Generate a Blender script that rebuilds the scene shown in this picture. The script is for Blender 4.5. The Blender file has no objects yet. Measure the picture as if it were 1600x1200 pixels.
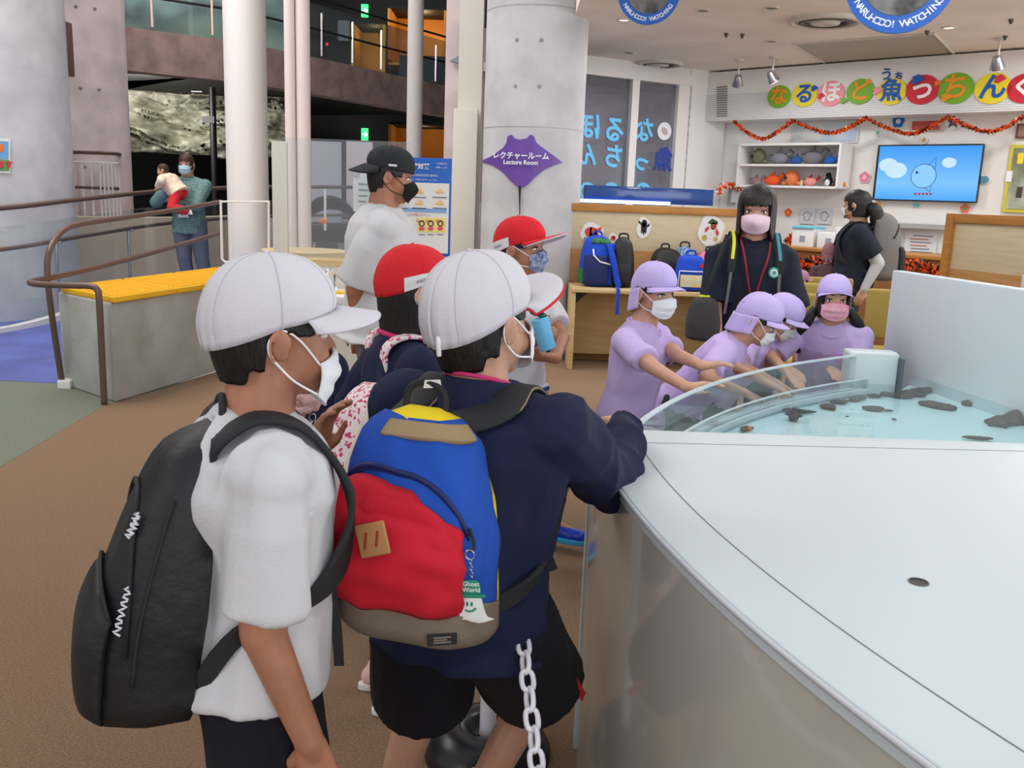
import bpy, math, random
import numpy as np
from mathutils import Vector, Matrix, noise, Quaternion
random.seed(7)
V = Vector; R = math.radians; PI = math.pi
S = bpy.context.scene; COL = S.collection
# ---------------- camera, world, lights, exposure ----------------
CF, CP, CA, CH = 1430.0, R(11.54), R(2.1), 1.43
CC = V((0, 0, CH)); fw = V((0, math.cos(CP), -math.sin(CP))); r0 = V((1, 0, 0)); u0 = V((0, math.sin(CP), math.cos(CP)))
CR = r0*math.cos(CA) + u0*math.sin(CA); CU = u0*math.cos(CA) - r0*math.sin(CA)
cam = bpy.data.objects.new('camera', bpy.data.cameras.new('camera')); COL.objects.link(cam)
cam.matrix_world = Matrix(((CR.x, CU.x, -fw.x, 0), (CR.y, CU.y, -fw.y, 0), (CR.z, CU.z, -fw.z, CH), (0, 0, 0, 1)))
cam.data.sensor_width = 36; cam.data.lens = 36*CF/1600; cam.data.clip_start = 0.02; cam.data.clip_end = 200
S.camera = cam
S.view_settings.view_transform = 'Standard'; S.view_settings.look = 'None'; S.view_settings.exposure = 0.0; S.view_settings.gamma = 1
S.view_settings.use_curve_mapping = False
S.cycles.max_bounces = 7; S.cycles.transparent_max_bounces = 12; S.cycles.use_denoising = True
w = bpy.data.worlds.new('world'); S.world = w; w.use_nodes = True
w.node_tree.nodes['Background'].inputs[0].default_value = (0.95, 0.96, 1.0, 1); w.node_tree.nodes['Background'].inputs[1].default_value = 0.66
def light(name, kind, loc, energy, color=(1, 1, 1), aim=None, size=1.0, size_y=None, angle=None):
    d = bpy.data.lights.new(name, kind); d.energy = energy; d.color = color
    if kind == 'AREA':
        d.size = size
        if size_y: d.shape = 'RECTANGLE'; d.size_y = size_y
    elif kind in ('POINT', 'SPOT'): d.shadow_soft_size = size
    if kind == 'SPOT': d.spot_size = angle or R(100); d.spot_blend = .6
    o = bpy.data.objects.new(name, d); COL.objects.link(o); o.location = loc
    if aim is not None: o.rotation_euler = (V(aim)-V(loc)).to_track_quat('-Z', 'Y').to_euler()
    return o
# daylight of the tall glass front behind the visitors, the skylight of the atrium, the lecture corner's ceiling lamps, and two added fills
light('window_daylight', 'AREA', (3.5, -5.0, 1.9), 165, (0.95, 0.97, 1.0), (1.8, 3, 1.9), 6, 3.4)
light('side_fill', 'AREA', (8.6, 4.5, 1.7), 250, (0.97, 0.98, 1.0), (2, 5.5, 2.3), 6, 3)  # added fill from the right to lift the ceiling, not a known window
light('atrium_skylight', 'AREA', (-5.5, 7.0, 7.6), 640, (1.0, 0.93, 0.90), (-5.2, 11, 0.5), 5, 6)
light('atrium_rear_fill', 'AREA', (-4.5, 12.5, 7.9), 300, (1.0, 0.94, 0.9), (-4.5, 16.5, 3), 5, 3)  # added fill aimed at the balcony fascia to brighten it, no skylight known here
light('hall_daylight', 'AREA', (-5.5, -3.5, 4.0), 95, (1.0, 0.96, 0.92), (-3, 6, 1.2), 4, 3)
for (lx, ly, e) in [(1.4, 3.2, 15), (3.2, 2.0, 10), (2.2, 5.6, 16), (1.2, 7.0, 12), (3.8, 6.6, 24), (0.6, 0.6, 7), (2.4, 9.2, 26), (4.4, 7.8, 22), (1.3, 9.2, 14)]:
    light('ceiling_lamp', 'AREA', (lx, ly, 2.9), e, (0.95, 0.98, 1.0), (lx, ly, 0), .45)

def at(px, py, y):
    "the point of the place seen at a pixel of the photograph, y metres away"
    d = fw + CR*((px-800)/CF) - CU*((py-600)/CF); return CC + d*(y/d.y)
def atz(px, py, z):
    d = fw + CR*((px-800)/CF) - CU*((py-600)/CF); return CC + d*((z-CH)/d.z)
def atpl(px, py, p, n):
    d = fw + CR*((px-800)/CF) - CU*((py-600)/CF); return CC + d*((V(p)-CC).dot(V(n))/d.dot(V(n)))

# ---------------- materials ----------------
def lin(c):
    c = [x/255 for x in c]; return tuple(x/12.92 if x <= .04045 else ((x+.055)/1.055)**2.4 for x in c) + (1,)
MATS = {}
def mat(name, c, rough=.6, metal=0, spec=.5, bump=0, bscale=60, var=0, vscale=8, coat=0, trans=0, ior=1.45, emit=0, sheen=0, alpha=1, c2=None, stretch=None):
    if name in MATS: return MATS[name]
    m = bpy.data.materials.new(name); m.use_nodes = True; nt = m.node_tree; b = nt.nodes['Principled BSDF']; MATS[name] = m
    def I(k, v): b.inputs[k].default_value = v
    I('Base Color', lin(c)); I('Roughness', rough); I('Metallic', metal); I('Specular IOR Level', spec); I('Coat Weight', coat); I('Coat Roughness', .04)
    I('Transmission Weight', trans); I('IOR', ior); I('Alpha', alpha)
    if sheen: I('Sheen Weight', sheen)
    if emit: I('Emission Color', lin(c)); I('Emission Strength', emit)
    tc = nt.nodes.new('ShaderNodeTexCoord'); mp = nt.nodes.new('ShaderNodeMapping'); nt.links.new(tc.outputs['Object'], mp.inputs[0])
    if stretch: mp.inputs['Scale'].default_value = stretch
    if var or c2:
        n = nt.nodes.new('ShaderNodeTexNoise'); n.inputs['Scale'].default_value = vscale; n.inputs['Detail'].default_value = 5
        nt.links.new(mp.outputs[0], n.inputs[0]); cr = nt.nodes.new('ShaderNodeValToRGB'); nt.links.new(n.outputs[0], cr.inputs[0])
        a = c; z = c2 or tuple(min(255, x*(1+var)) for x in c); a = c if c2 else tuple(x*(1-var) for x in c)
        cr.color_ramp.elements[0].position = .35; cr.color_ramp.elements[1].position = .65
        cr.color_ramp.elements[0].color = lin(a); cr.color_ramp.elements[1].color = lin(z); nt.links.new(cr.outputs[0], b.inputs['Base Color'])
    if bump:
        n2 = nt.nodes.new('ShaderNodeTexNoise'); n2.inputs['Scale'].default_value = bscale; n2.inputs['Detail'].default_value = 4
        nt.links.new(mp.outputs[0], n2.inputs[0]); bp = nt.nodes.new('ShaderNodeBump'); bp.inputs['Strength'].default_value = bump; bp.inputs['Distance'].default_value = .01
        nt.links.new(n2.outputs[0], bp.inputs['Height']); nt.links.new(bp.outputs[0], b.inputs['Normal'])
    return m
def clear(name, tint=(235, 245, 245), gl=.12, rough=.02, dens=.1, fmax=.8):
    "thin clear acrylic or glass: lets light through, reflects by angle"
    m = bpy.data.materials.new(name); m.use_nodes = True; nt = m.node_tree; nt.nodes.remove(nt.nodes['Principled BSDF']); o = nt.nodes['Material Output']
    t = nt.nodes.new('ShaderNodeBsdfTransparent'); t.inputs[0].default_value = lin(tint)
    g = nt.nodes.new('ShaderNodeBsdfGlossy'); g.inputs['Roughness'].default_value = rough
    d = nt.nodes.new('ShaderNodeBsdfDiffuse'); d.inputs[0].default_value = lin((225, 232, 235))
    gm = nt.nodes.new('ShaderNodeNewGeometry'); dt = nt.nodes.new('ShaderNodeVectorMath'); dt.operation = 'DOT_PRODUCT'; nt.links.new(gm.outputs['Incoming'], dt.inputs[0]); nt.links.new(gm.outputs['Normal'], dt.inputs[1])
    def mth(op, a, b=None):
        k = nt.nodes.new('ShaderNodeMath'); k.operation = op; nt.links.new(a, k.inputs[0])
        if b is not None: k.inputs[1].default_value = b
        return k
    q = mth('ABSOLUTE', dt.outputs['Value']); k1 = nt.nodes.new('ShaderNodeMath'); k1.operation = 'SUBTRACT'; k1.inputs[0].default_value = 1; nt.links.new(q.outputs[0], k1.inputs[1])
    q = mth('POWER', k1.outputs[0], 5); q = mth('MULTIPLY', q.outputs[0], fmax); ad = mth('ADD', q.outputs[0], .04+gl*.1)
    m1 = nt.nodes.new('ShaderNodeMixShader'); m1.inputs[0].default_value = dens; nt.links.new(t.outputs[0], m1.inputs[1]); nt.links.new(d.outputs[0], m1.inputs[2])
    m2 = nt.nodes.new('ShaderNodeMixShader'); nt.links.new(ad.outputs[0], m2.inputs[0]); nt.links.new(m1.outputs[0], m2.inputs[1]); nt.links.new(g.outputs[0], m2.inputs[2])
    nt.links.new(m2.outputs[0], o.inputs[0]); MATS[name] = m; return m

# ---------------- geometry ----------------
ORG = {}
def tag(o, label=None, cat=None, group=None, kind=None):
    if label: o['label'] = label
    if cat: o['category'] = cat
    if group: o['group'] = group
    if kind: o['kind'] = kind
    return o
def empty(name, loc, label=None, cat=None, group=None):
    o = bpy.data.objects.new(name, None); COL.objects.link(o); o.location = loc; o.empty_display_size = .1; ORG[o.name] = V(loc)
    return tag(o, label, cat, group)
def finish(me, name, m, parent, smooth=True):
    if smooth and len(me.polygons): me.polygons.foreach_set('use_smooth', [True]*len(me.polygons))
    me.materials.clear(); me.materials.append(m)
    o = bpy.data.objects.new(name, me); COL.objects.link(o); me.name = name
    return o
class MB:
    def __init__(s): s.v = []; s.f = []
    def add(s, vs, fs):
        n = len(s.v); s.v += [V(p) for p in vs]; s.f += [[i+n for i in f] for f in fs]; return s
    def loft(s, rings, caps=True, closed=True):
        n = len(rings[0]); vs = [p for r in rings for p in r]; fs = []
        for i in range(len(rings)-1):
            for j in range(n if closed else n-1):
                k = (j+1) % n; fs.append((i*n+j, i*n+k, (i+1)*n+k, (i+1)*n+j))
        if caps and closed: fs.append(list(range(n))[::-1]); fs.append([(len(rings)-1)*n+j for j in range(n)])
        return s.add(vs, fs)
    def box(s, c, d, M=None):
        x, y, z = [k/2 for k in d]; c = V(c)
        vs = [V((a*x, b*y, e*z)) for e in (-1, 1) for (a, b) in ((-1, -1), (1, -1), (1, 1), (-1, 1))]
        vs = [(M @ p if M else p)+c for p in vs]
        return s.add(vs, [(3, 2, 1, 0), (4, 5, 6, 7), (0, 1, 5, 4), (1, 2, 6, 5), (2, 3, 7, 6), (3, 0, 4, 7)])
    def frus(s, a, b, ra, rb, n=14, sq=None):
        "flat ended frustum; sq=(vector,k) flattens across it"
        a, b = V(a), V(b); d = (b-a).normalized(); x = d.orthogonal().normalized(); k = (1, 1)
        if sq: x = (V(sq[0])-d*d.dot(V(sq[0]))).normalized(); k = (sq[1], 1)
        y = d.cross(x)
        return s.loft([[c + x*math.cos(2*PI*j/n)*r*k[0] + y*math.sin(2*PI*j/n)*r*k[1] for j in range(n)] for c, r in ((a, ra), (b, rb))])
    def caps(s, a, b, ra, rb, n=12):
        a, b = V(a), V(b); d = (b-a); L = d.length; d = d.normalized() if L > 1e-6 else V((0, 0, 1)); x = d.orthogonal().normalized(); y = d.cross(x)
        prof = [(-ra*math.cos(t), ra*math.sin(t)) for t in (0.25, .6, 1.0, 1.45)] + [(L+rb*math.sin(t), rb*math.cos(t)) for t in (.12, .57, .97, 1.32)]
        return s.loft([[a + d*h + (x*math.cos(2*PI*j/n)+y*math.sin(2*PI*j/n))*r for j in range(n)] for h, r in prof])
    def ell(s, c, r, M=None, nu=18, nv=10):
        c = V(c); rings = []
        for i in range(1, nv):
            t = PI*i/nv; rings.append([V((r[0]*math.sin(t)*math.cos(2*PI*j/nu), r[1]*math.sin(t)*math.sin(2*PI*j/nu), -r[2]*math.cos(t))) for j in range(nu)])
        n = len(rings)*nu; vs = [p for g in rings for p in g] + [V((0, 0, -r[2])), V((0, 0, r[2]))]
        fs = [(i*nu+j, i*nu+(j+1) % nu, (i+1)*nu+(j+1) % nu, (i+1)*nu+j) for i in range(len(rings)-1) for j in range(nu)]
        fs += [(n, (j+1) % nu, j) for j in range(nu)] + [(n+1, n-nu+j, n-nu+(j+1) % nu) for j in range(nu)]
        return s.add([(M @ p if M else p)+c for p in vs], fs)
    def tube(s, pts, r, n=8, closed=False):
        pts = [V(p) for p in pts]; rings = []; N = len(pts); x = None
        for i, p in enumerate(pts):
            if closed: d = pts[(i+1) % N]-pts[i-1]
            else: d = pts[min(i+1, N-1)]-pts[max(i-1, 0)]
            d = d.normalized() if d.length > 1e-9 else V((0, 0, 1))
            x = d.orthogonal().normalized() if x is None else (x-d*x.dot(d)).normalized()
            y = d.cross(x); rr = r[i] if isinstance(r, (list, tuple)) else r
            rings.append([p + (x*math.cos(2*PI*j/n)+y*math.sin(2*PI*j/n))*rr for j in range(n)])
        if closed:
            b = len(s.v); s.loft(rings, caps=False)
            m = (N-1)*n; best = min(range(n), key=lambda k: (rings[-1][k]-rings[0][0]).length)
            s.f += [[b+m+(best+j) % n, b+m+(best+j+1) % n, b+(j+1) % n, b+j] for j in range(n)]
            return s
        return s.loft(rings)
    def ribbon(s, pts, side, w, t=.004, ups=None):
        "flat strap: side is the width direction (one vector or one per point)"
        rings = []; pts = [V(p) for p in pts]; N = len(pts)
        for i, p in enumerate(pts):
            d = (pts[min(i+1, N-1)]-pts[max(i-1, 0)]).normalized(); sd = V(side[i] if isinstance(side, list) else side); sd = (sd-d*sd.dot(d)).normalized(); n = d.cross(sd)
            ww = (w[i] if isinstance(w, list) else w)/2
            rings.append([p-sd*ww-n*t*.4, p-sd*ww*.9-n*t, p+sd*ww*.9-n*t, p+sd*ww-n*t*.4, p+sd*ww+n*t*.4, p+sd*ww*.9+n*t, p-sd*ww*.9+n*t, p-sd*ww+n*t*.4])
        return s.loft(rings)
    def prism(s, poly, o, ax, ay, depth):
        "2D outline (list of (x,y)) extruded: o origin, ax ay in-plane axes, depth vector"
        o, ax, ay, dp = V(o), V(ax), V(ay), V(depth); n = len(poly)
        a = [o+ax*p[0]+ay*p[1] for p in poly]
        vs = a+[p+dp for p in a]; fs = [list(range(n))[::-1], [n+i for i in range(n)]]+[(i, (i+1) % n, n+(i+1) % n, n+i) for i in range(n)]
        return s.add(vs, fs)
    def grid(s, fn, nu, nv, thick=0):
        "open sheet fn(i/nu, j/nv) -> point; thick closes it into a slab"
        P = [[V(fn(i/nu, j/nv)) for j in range(nv+1)] for i in range(nu+1)]; m = nv+1
        vs = [p for r in P for p in r]; fs = [(i*m+j, (i+1)*m+j, (i+1)*m+j+1, i*m+j+1) for i in range(nu) for j in range(nv)]
        if thick:
            N = []
            for i in range(nu+1):
                for j in range(nv+1):
                    a = P[min(i+1, nu)][j]-P[max(i-1, 0)][j]; b = P[i][min(j+1, nv)]-P[i][max(j-1, 0)]; c = a.cross(b)
                    N.append(c.normalized() if c.length > 1e-12 else V((0, 0, 0)))
            k = len(vs); vs = vs+[p-q*thick for p, q in zip(vs, N)]; fs = fs+[[x+k for x in f[::-1]] for f in fs]
            e = [(i*m, (i+1)*m) for i in range(nu)][::1]
            def edge(a, b): fs.append((b, a, a+k, b+k))
            for i in range(nu): edge(i*m, (i+1)*m); edge((i+1)*m+nv, i*m+nv)
            for j in range(nv): edge(j+1, j); edge(nu*m+j, nu*m+j+1)
        return s.add(vs, fs)
    def mesh(s, org=V((0, 0, 0))):
        me = bpy.data.meshes.new('m'); me.from_pydata([tuple(p-org) for p in s.v], [], s.f); me.validate(); me.update()
        return me
    def build(s, name, m, parent=None, org=None, smooth=False, bevel=0, label=None, remesh=None, sm=4, wr=None, flip=True, sub=0, autosm=None):
        o3 = ORG[parent.name] if parent else V(org or (0, 0, 0))
        me = s.mesh(o3)
        if flip and not remesh:
            import bmesh
            bm = bmesh.new(); bm.from_mesh(me); bmesh.ops.recalc_face_normals(bm, faces=bm.faces); bm.to_mesh(me); bm.free()
        if remesh or bevel or sub:
            t = bpy.data.objects.new('t', me); COL.objects.link(t)
            if remesh:
                k = t.modifiers.new('r', 'REMESH'); k.mode = 'VOXEL'; k.voxel_size = remesh; k.use_smooth_shade = True
                k = t.modifiers.new('s', 'SMOOTH'); k.factor = .5; k.iterations = sm
            if bevel: k = t.modifiers.new('b', 'BEVEL'); k.width = bevel; k.segments = 3; k.limit_method = 'ANGLE'; k.angle_limit = R(35)
            if sub: k = t.modifiers.new('u', 'SUBSURF'); k.levels = sub; k.render_levels = sub
            ev = t.evaluated_get(bpy.context.evaluated_depsgraph_get()); me2 = bpy.data.meshes.new_from_object(ev)
            bpy.data.objects.remove(t); me = me2
        if wr:
            n = len(me.vertices); co = np.empty(n*3); me.vertices.foreach_get('co', co); co = co.reshape(-1, 3)
            nr = np.array([v.normal[:] for v in me.vertices]); d = np.array([wr(V(p)+o3) for p in co]); co += nr*d[:, None]
            me.vertices.foreach_set('co', co.ravel()); me.update()
        o = finish(me, name, m, parent, smooth or bool(remesh) or bool(bevel))
        if bevel or autosm:
            me.polygons.foreach_set('use_smooth', [True]*len(me.polygons))
            try: me.set_sharp_from_angle(angle=R(autosm or 40))
            except Exception: pass
        o.parent = parent
        if parent is None: o.location = o3
        ORG[o.name] = V(o3)
        if label: o['label'] = label
        return o
def folds(amp=.004, sc=9, st=(1, 1, .45), seed=0):
    sv = V((seed*3.1, seed*1.7, seed*.9))
    def f(p):
        q = V((p.x*st[0], p.y*st[1], p.z*st[2]))*sc+sv
        a = 1-abs(noise.noise(q))*2.6; b = noise.noise(q*2.3)
        return amp*(max(a, -.5)*.8+b*.5-.3)
    return f
def crom(pts, n=6, closed=False):
    pts = [V(p) for p in pts]; out = []; N = len(pts)
    for i in range(N if closed else N-1):
        a, b, c, d = (pts[i-1] if (i or closed) else pts[0]), pts[i], pts[(i+1) % N], (pts[(i+2) % N] if closed else pts[min(i+2, N-1)])
        for k in range(n):
            t = k/n; out.append(.5*((2*b)+(c-a)*t+(2*a-5*b+4*c-d)*t*t+(3*b-a-3*c+d)*t**3))
    if not closed: out.append(pts[-1])
    return out
def text(s, name, m, parent, o, ax, ay, size, align='CENTER', depth=.002, mirror=False, bold=0, kind=None):
    "lettering as a thin mesh lying in the plane ax, ay at o"
    c = bpy.data.curves.new('t', 'FONT'); c.body = s; c.size = size; c.align_x = align; c.align_y = 'CENTER'; c.extrude = depth; c.offset = bold; c.resolution_u = 3
    t = bpy.data.objects.new('t', c); COL.objects.link(t)
    me = bpy.data.meshes.new_from_object(t.evaluated_get(bpy.context.evaluated_depsgraph_get())); bpy.data.objects.remove(t); bpy.data.curves.remove(c)
    ax, ay = V(ax).normalized(), V(ay).normalized(); az = ax.cross(ay); o = V(o)-(ORG[parent.name] if parent else V((0, 0, 0)))
    k = -1 if mirror else 1
    me.transform(Matrix(((ax.x*k, ay.x, az.x, o.x), (ax.y*k, ay.y, az.y, o.y), (ax.z*k, ay.z, az.z, o.z), (0, 0, 0, 1))))
    ob = finish(me, name, m, parent, smooth=False); ob.parent = parent; ORG[ob.name] = ORG[parent.name] if parent else V((0, 0, 0)); return ob
def struct(o, label=None): o['kind'] = 'structure'; return o
def copy_tree(o, parent=None):
    c = o.copy(); COL.objects.link(c); c.parent = parent; ORG[c.name] = ORG.get(o.name, V((0, 0, 0)))
    for ch in list(o.children): copy_tree(ch, c)
    return c
# ---------------- people ----------------
SKIN = mat('skin', (196, 148, 122), rough=.5, bump=.05, bscale=250, var=.04, vscale=14, sheen=.1)
SKIN2 = mat('tanned_skin', (172, 118, 92), rough=.5, bump=.05, bscale=250, var=.05, vscale=14)
HAIR = mat('black_hair', (24, 20, 20), rough=.45, bump=.5, bscale=120, stretch=(1, 1, .12))
HAIR2 = mat('brown_hair', (62, 38, 26), rough=.5, bump=.5, bscale=120, stretch=(1, 1, .12))
EYEW = mat('eye_white', (228, 224, 220), rough=.25); EYED = mat('dark_iris', (30, 20, 16), rough=.12)
MASKW = mat('white_mask', (232, 235, 240), rough=.8, bump=.1, bscale=300); LOOP = mat('white_elastic', (240, 240, 242), rough=.8)
def rot(axis, a): return Matrix.Rotation(a, 3, V(axis))
class Person: pass
def ik(a, c, l1, l2, pole):
    a, c = V(a), V(c); d = c-a; L = d.length
    if L > (l1+l2)*.995: c = a+d.normalized()*(l1+l2)*.995; d = c-a; L = d.length
    x = (l1*l1-l2*l2+L*L)/(2*L); h = math.sqrt(max(l1*l1-x*x, 0)); dn = d.normalized(); p = V(pole); p = (p-dn*p.dot(dn)).normalized()
    return a+dn*x+p*h, c
def hand(mb, wr, d, n, s, left, curl=.3, spread=.12, tcurl=.3):
    """wr wrist, d finger direction, n palm normal (the side the fingers close to), s hand length; thumb leaves the side of the palm"""
    d = V(d).normalized(); n = V(n); n = (n-d*n.dot(d)).normalized(); x = d.cross(n)*(1 if left else -1)   # towards the thumb
    mb.caps(wr-d*s*.05, wr+d*s*.1, s*.13, s*.14)
    k = []
    for i, (off, L, Lf) in enumerate([(.16, .50, .42), (.055, .52, .47), (-.05, .50, .43), (-.145, .46, .34)]):
        kn = wr+d*s*L+x*s*off*1.05; mb.caps(wr+d*s*.06+x*s*off*.6, kn, s*.10, s*.068)
        mb.caps(wr+d*s*.2+x*s*off*.8+n*s*.02, kn-d*s*.04+n*s*.015, s*.085, s*.062)
        a = 0; p = kn; sp = spread*(off*3)
        for j, (seg, r1, r2, cj) in enumerate([(.48, .056, .052, .9), (.30, .051, .047, 1.15), (.26, .046, .038, .8)]):
            a += curl*cj*1.25*(1+.06*i); q = d*math.cos(a)+n*math.sin(a)+x*sp; q.normalize(); e = p+q*s*Lf*seg*1.02
            mb.caps(p, e, s*r1, s*r2, 8); p = e
    t0 = wr+d*s*.12+x*s*.10+n*s*.04; t1 = t0+(d*.55+x*.75+n*.25*(1+tcurl)).normalized()*s*.24; t2 = t1+(d*.9+x*(.45-tcurl)+n*.5*tcurl).normalized()*s*.17; t3 = t2+(d*.95+x*(.25-tcurl)+n*.6*tcurl).normalized()*s*.13
    mb.caps(t0, t1, s*.11, s*.068, 9); mb.caps(t1, t2, s*.062, s*.055, 8); mb.caps(t2, t3, s*.053, s*.042, 8)
TR = [(-.10, .100, .074, 0), (0, .104, .078, 0), (.25, .094, .070, .004), (.5, .100, .074, .006), (.72, .110, .074, .004), (.86, .105, .062, 0), (.95, .070, .046, -.002), (1.02, .038, .036, 0)]
def person(name, label, head, H, yaw, lean=(0, 0), hy=None, hp=0, hr=0, hs=1, build=1, skin=None, vox=.006,
           wl=None, wr=None, hdl=None, hdr=None, nl=None, nr=None, curl=(.3, .3), pl=None, pr=None,
           fl=None, fr=None, kl=None, kr=None, group=None, legs=True, armk=1, shd=.055, tcurl=(.3, .3), cat='person', twist=0):
    """head = centre of head in the place; yaw clockwise from +Y; lean = forward, sideways degrees; wl/wr wrist targets; fl/fr ankle targets"""
    P = Person(); th = R(yaw); f0 = V((math.sin(th), math.cos(th), 0)); rt0 = V((math.cos(th), -math.sin(th), 0)); up0 = V((0, 0, 1))
    up = (up0*math.cos(R(lean[0])) + f0*math.sin(R(lean[0])) + rt0*math.sin(R(lean[1]))).normalized(); fwd = (f0-up*f0.dot(up)).normalized(); rt = fwd.cross(up)
    hh = H*.155*hs if H < 1.45 else H*.138*hs
    if hy is None: hy = yaw
    t2 = R(hy); hf = V((math.sin(t2), math.cos(t2), 0)); hrt = V((math.cos(t2), -math.sin(t2), 0))
    hf2 = hf*math.cos(R(hp))+up0*math.sin(R(hp)); hu = up0*math.cos(R(hp))-hf*math.sin(R(hp)); q = Quaternion(hf2, R(hr)); hu = q @ hu; hrt = q @ hrt
    head = V(head); O = head-hu*hh*.5
    T = Matrix(((hrt.x*hh, hf2.x*hh, hu.x*hh, O.x), (hrt.y*hh, hf2.y*hh, hu.y*hh, O.y), (hrt.z*hh, hf2.z*hh, hu.z*hh, O.z), (0, 0, 0, 1)))
    neckb = O + (hu*.5+up*.5)*(-.09*hh) - (fwd*.15*hh) ; pelvis = neckb-up*H*.30
    P.__dict__.update(H=H, T=T, hh=hh, up=up, fwd=fwd, rt=rt, neck=neckb, pelvis=pelvis, f0=f0, rt0=rt0, b=build, vox=vox, hf=hf2, hu=hu, hrt=hrt)
    P.t = neckb-pelvis
    root = empty(name, V((pelvis.x, pelvis.y, 0)), label, cat, group); P.root = root
    sw = .112*H*build**.5; shc = neckb-up*H*shd; fr2 = (Quaternion(up, -R(twist)) @ rt)
    P.sl = shc-fr2*sw; P.sr = shc+fr2*sw; ua, fa, hl = .172*H*armk, .142*H*armk, .103*H
    def arm(sh, w, pole, side):
        if w is None: w = sh - up0*(ua+fa)*.97 + rt*side*.03*H + fwd*.03*H
        pole = pole or (-fwd*.8+rt*side*.5-up0*.2)
        e, w2 = ik(sh, w, ua, fa, pole); return e, w2
    P.el, P.wl = arm(P.sl, wl, pl, -1); P.er, P.wr = arm(P.sr, wr, pr, 1)
    hw = .052*H*build; P.hl = pelvis-rt*hw; P.hr = pelvis+rt*hw; tl, sl_ = .245*H, .235*H
    gl = fl or (P.hl-f0*0+V((0, 0, 0))); gr = fr or P.hr
    if not fl: gl = V((P.hl.x, P.hl.y, .045*H))-rt0*.01*H
    if not fr: gr = V((P.hr.x, P.hr.y, .045*H))+rt0*.01*H
    P.kl, P.al = ik(P.hl, gl, tl, sl_, kl or f0); P.kr, P.ar = ik(P.hr, gr, tl, sl_, kr or f0)
    m = MB(); b = build
    E = lambda c, r, M3=None: m.ell(T @ V(c), (r[0]*hh, r[1]*hh, r[2]*hh), (Matrix((hrt, hf2, hu)).transposed() @ M3) if M3 else Matrix((hrt, hf2, hu)).transposed())
    E((0, -.04, .63), (.335, .42, .37)); E((0, .12, .37), (.275, .27, .33)); E((0, .21, .11), (.13, .13, .10)); E((0, .05, .22), (.24, .25, .16))
    for s in (-1, 1):
        E((s*.15, .24, .30), (.11, .12, .12)); E((s*.11, .315, .585), (.11, .06, .05)); E((s*.04, .40, .345), (.035, .05, .035))
        Me = rot((0, 1, 0), s*.22) @ rot((0, 0, 1), -s*.35)
        E((s*.345, -.05, .44), (.022, .075, .115), Me)
        pts = [T @ V((s*(.352+.03*math.cos(a*.5)), -.055-.075*math.cos(a)*1.0, .445+.115*math.sin(a))) for a in [R(k) for k in range(-60, 200, 20)]]
        m.tube(pts, .017*hh if vox < .0055 else .022*hh, 7)
    m.caps(T @ V((0, .33, .50)), T @ V((0, .405, .37)), .032*hh, .045*hh); m.caps(T @ V((-.07, .36, .205)), T @ V((.07, .36, .205)), .03*hh, .03*hh); m.caps(T @ V((-.05, .355, .17)), T @ V((.05, .355, .17)), .032*hh, .032*hh)
    nr_ = .25*hh*(1 if H < 1.45 else 1.12); m.caps(neckb-up*.02*H, T @ V((0, -.1, .25)), nr_*1.1, nr_)
    trs = lambda k: [[pelvis+P.t*t+fwd*o*H + (rt*math.cos(a)*w_*b+fwd*math.sin(a)*d_*b)*H*k for a in [2*PI*j/20 for j in range(20)]] for (t, w_, d_, o) in TR]
    m.loft(trs(.86)); P.trs = trs
    for s, e, w_, hd, nn, cu, lf, tc in ((P.sl, P.el, P.wl, hdl, nl, curl[0], True, tcurl[0]), (P.sr, P.er, P.wr, hdr, nr, curl[1], False, tcurl[1])):
        m.caps(s, e, .033*H*b, .024*H*b); m.caps(e, w_, .0235*H*b, .0155*H*b)
        m.caps(e+(w_-e)*.1, e+(w_-e)*.45, .022*H*b, .020*H*b)
        hand(m, w_, hd or (w_-e), nn or (rt*(1 if lf else -1)), hl, lf, cu, tcurl=tc)
    if legs:
        for h, k_, a_ in ((P.hl, P.kl, P.al), (P.hr, P.kr, P.ar)):
            m.caps(h, k_, .050*H*b, .033*H*b); m.caps(k_, a_, .031*H*b, .022*H*b); m.caps(k_+(a_-k_)*.12-f0*.008*H, k_+(a_-k_)*.5-f0*.006*H, .030*H*b, .026*H*b)
            m.caps(a_, a_-V((0, 0, .012*H))+f0*.06*H, .02*H, .015*H)
    m.build('body', skin or SKIN, root, remesh=vox, sm=3)
    for s in (-1, 1):
        e = MB(); e.ell(T @ V((s*.145, .298, .475)), (.062*hh, .05*hh, .030*hh), Matrix((hrt, hf2, hu)).transposed()); eo = e.build('eye', EYEW, root, smooth=True)
        e = MB(); e.ell(T @ V((s*.145, .316, .475)), (.030*hh, .037*hh, .029*hh), Matrix((hrt, hf2, hu)).transposed()); e.build('iris', EYED, eo, smooth=True)
        e = MB(); e.tube([T @ V((s*(.075+.14*k), .352-.05*k*k*1.6, .487+.028*math.sin(PI*min(k*1.1, 1)))) for k in (0, .25, .5, .75, 1)], [.006*hh, .011*hh, .012*hh, .011*hh, .006*hh], 6); e.build('eyelid', HAIR, eo)
        e = MB(); e.tube([T @ V((s*(.06+.17*k), .385-.07*k*k*1.4, .592+.030*math.sin(PI*k*.8))) for k in (0, .25, .5, .75, 1)], [.008*hh, .014*hh, .015*hh, .012*hh, .006*hh], 6); e.build('eyebrow', HAIR, root)
    return P
def hd_pt(P, az, z, k=1.0, ax=.335, ay=.42, cy=-.04, cz=.63, rz=.37):
    "point on an enlarged cranium; az from the face (0) round by the right ear (90) to the back (180), z in head heights"
    zz = max(min((z-cz)/rz, 1), -1); s = math.sqrt(max(1-zz*zz, 0)) if z > cz else 1
    return P.T @ V((ax*k*s*math.sin(az), cy+ay*k*s*math.cos(az), z))
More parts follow.
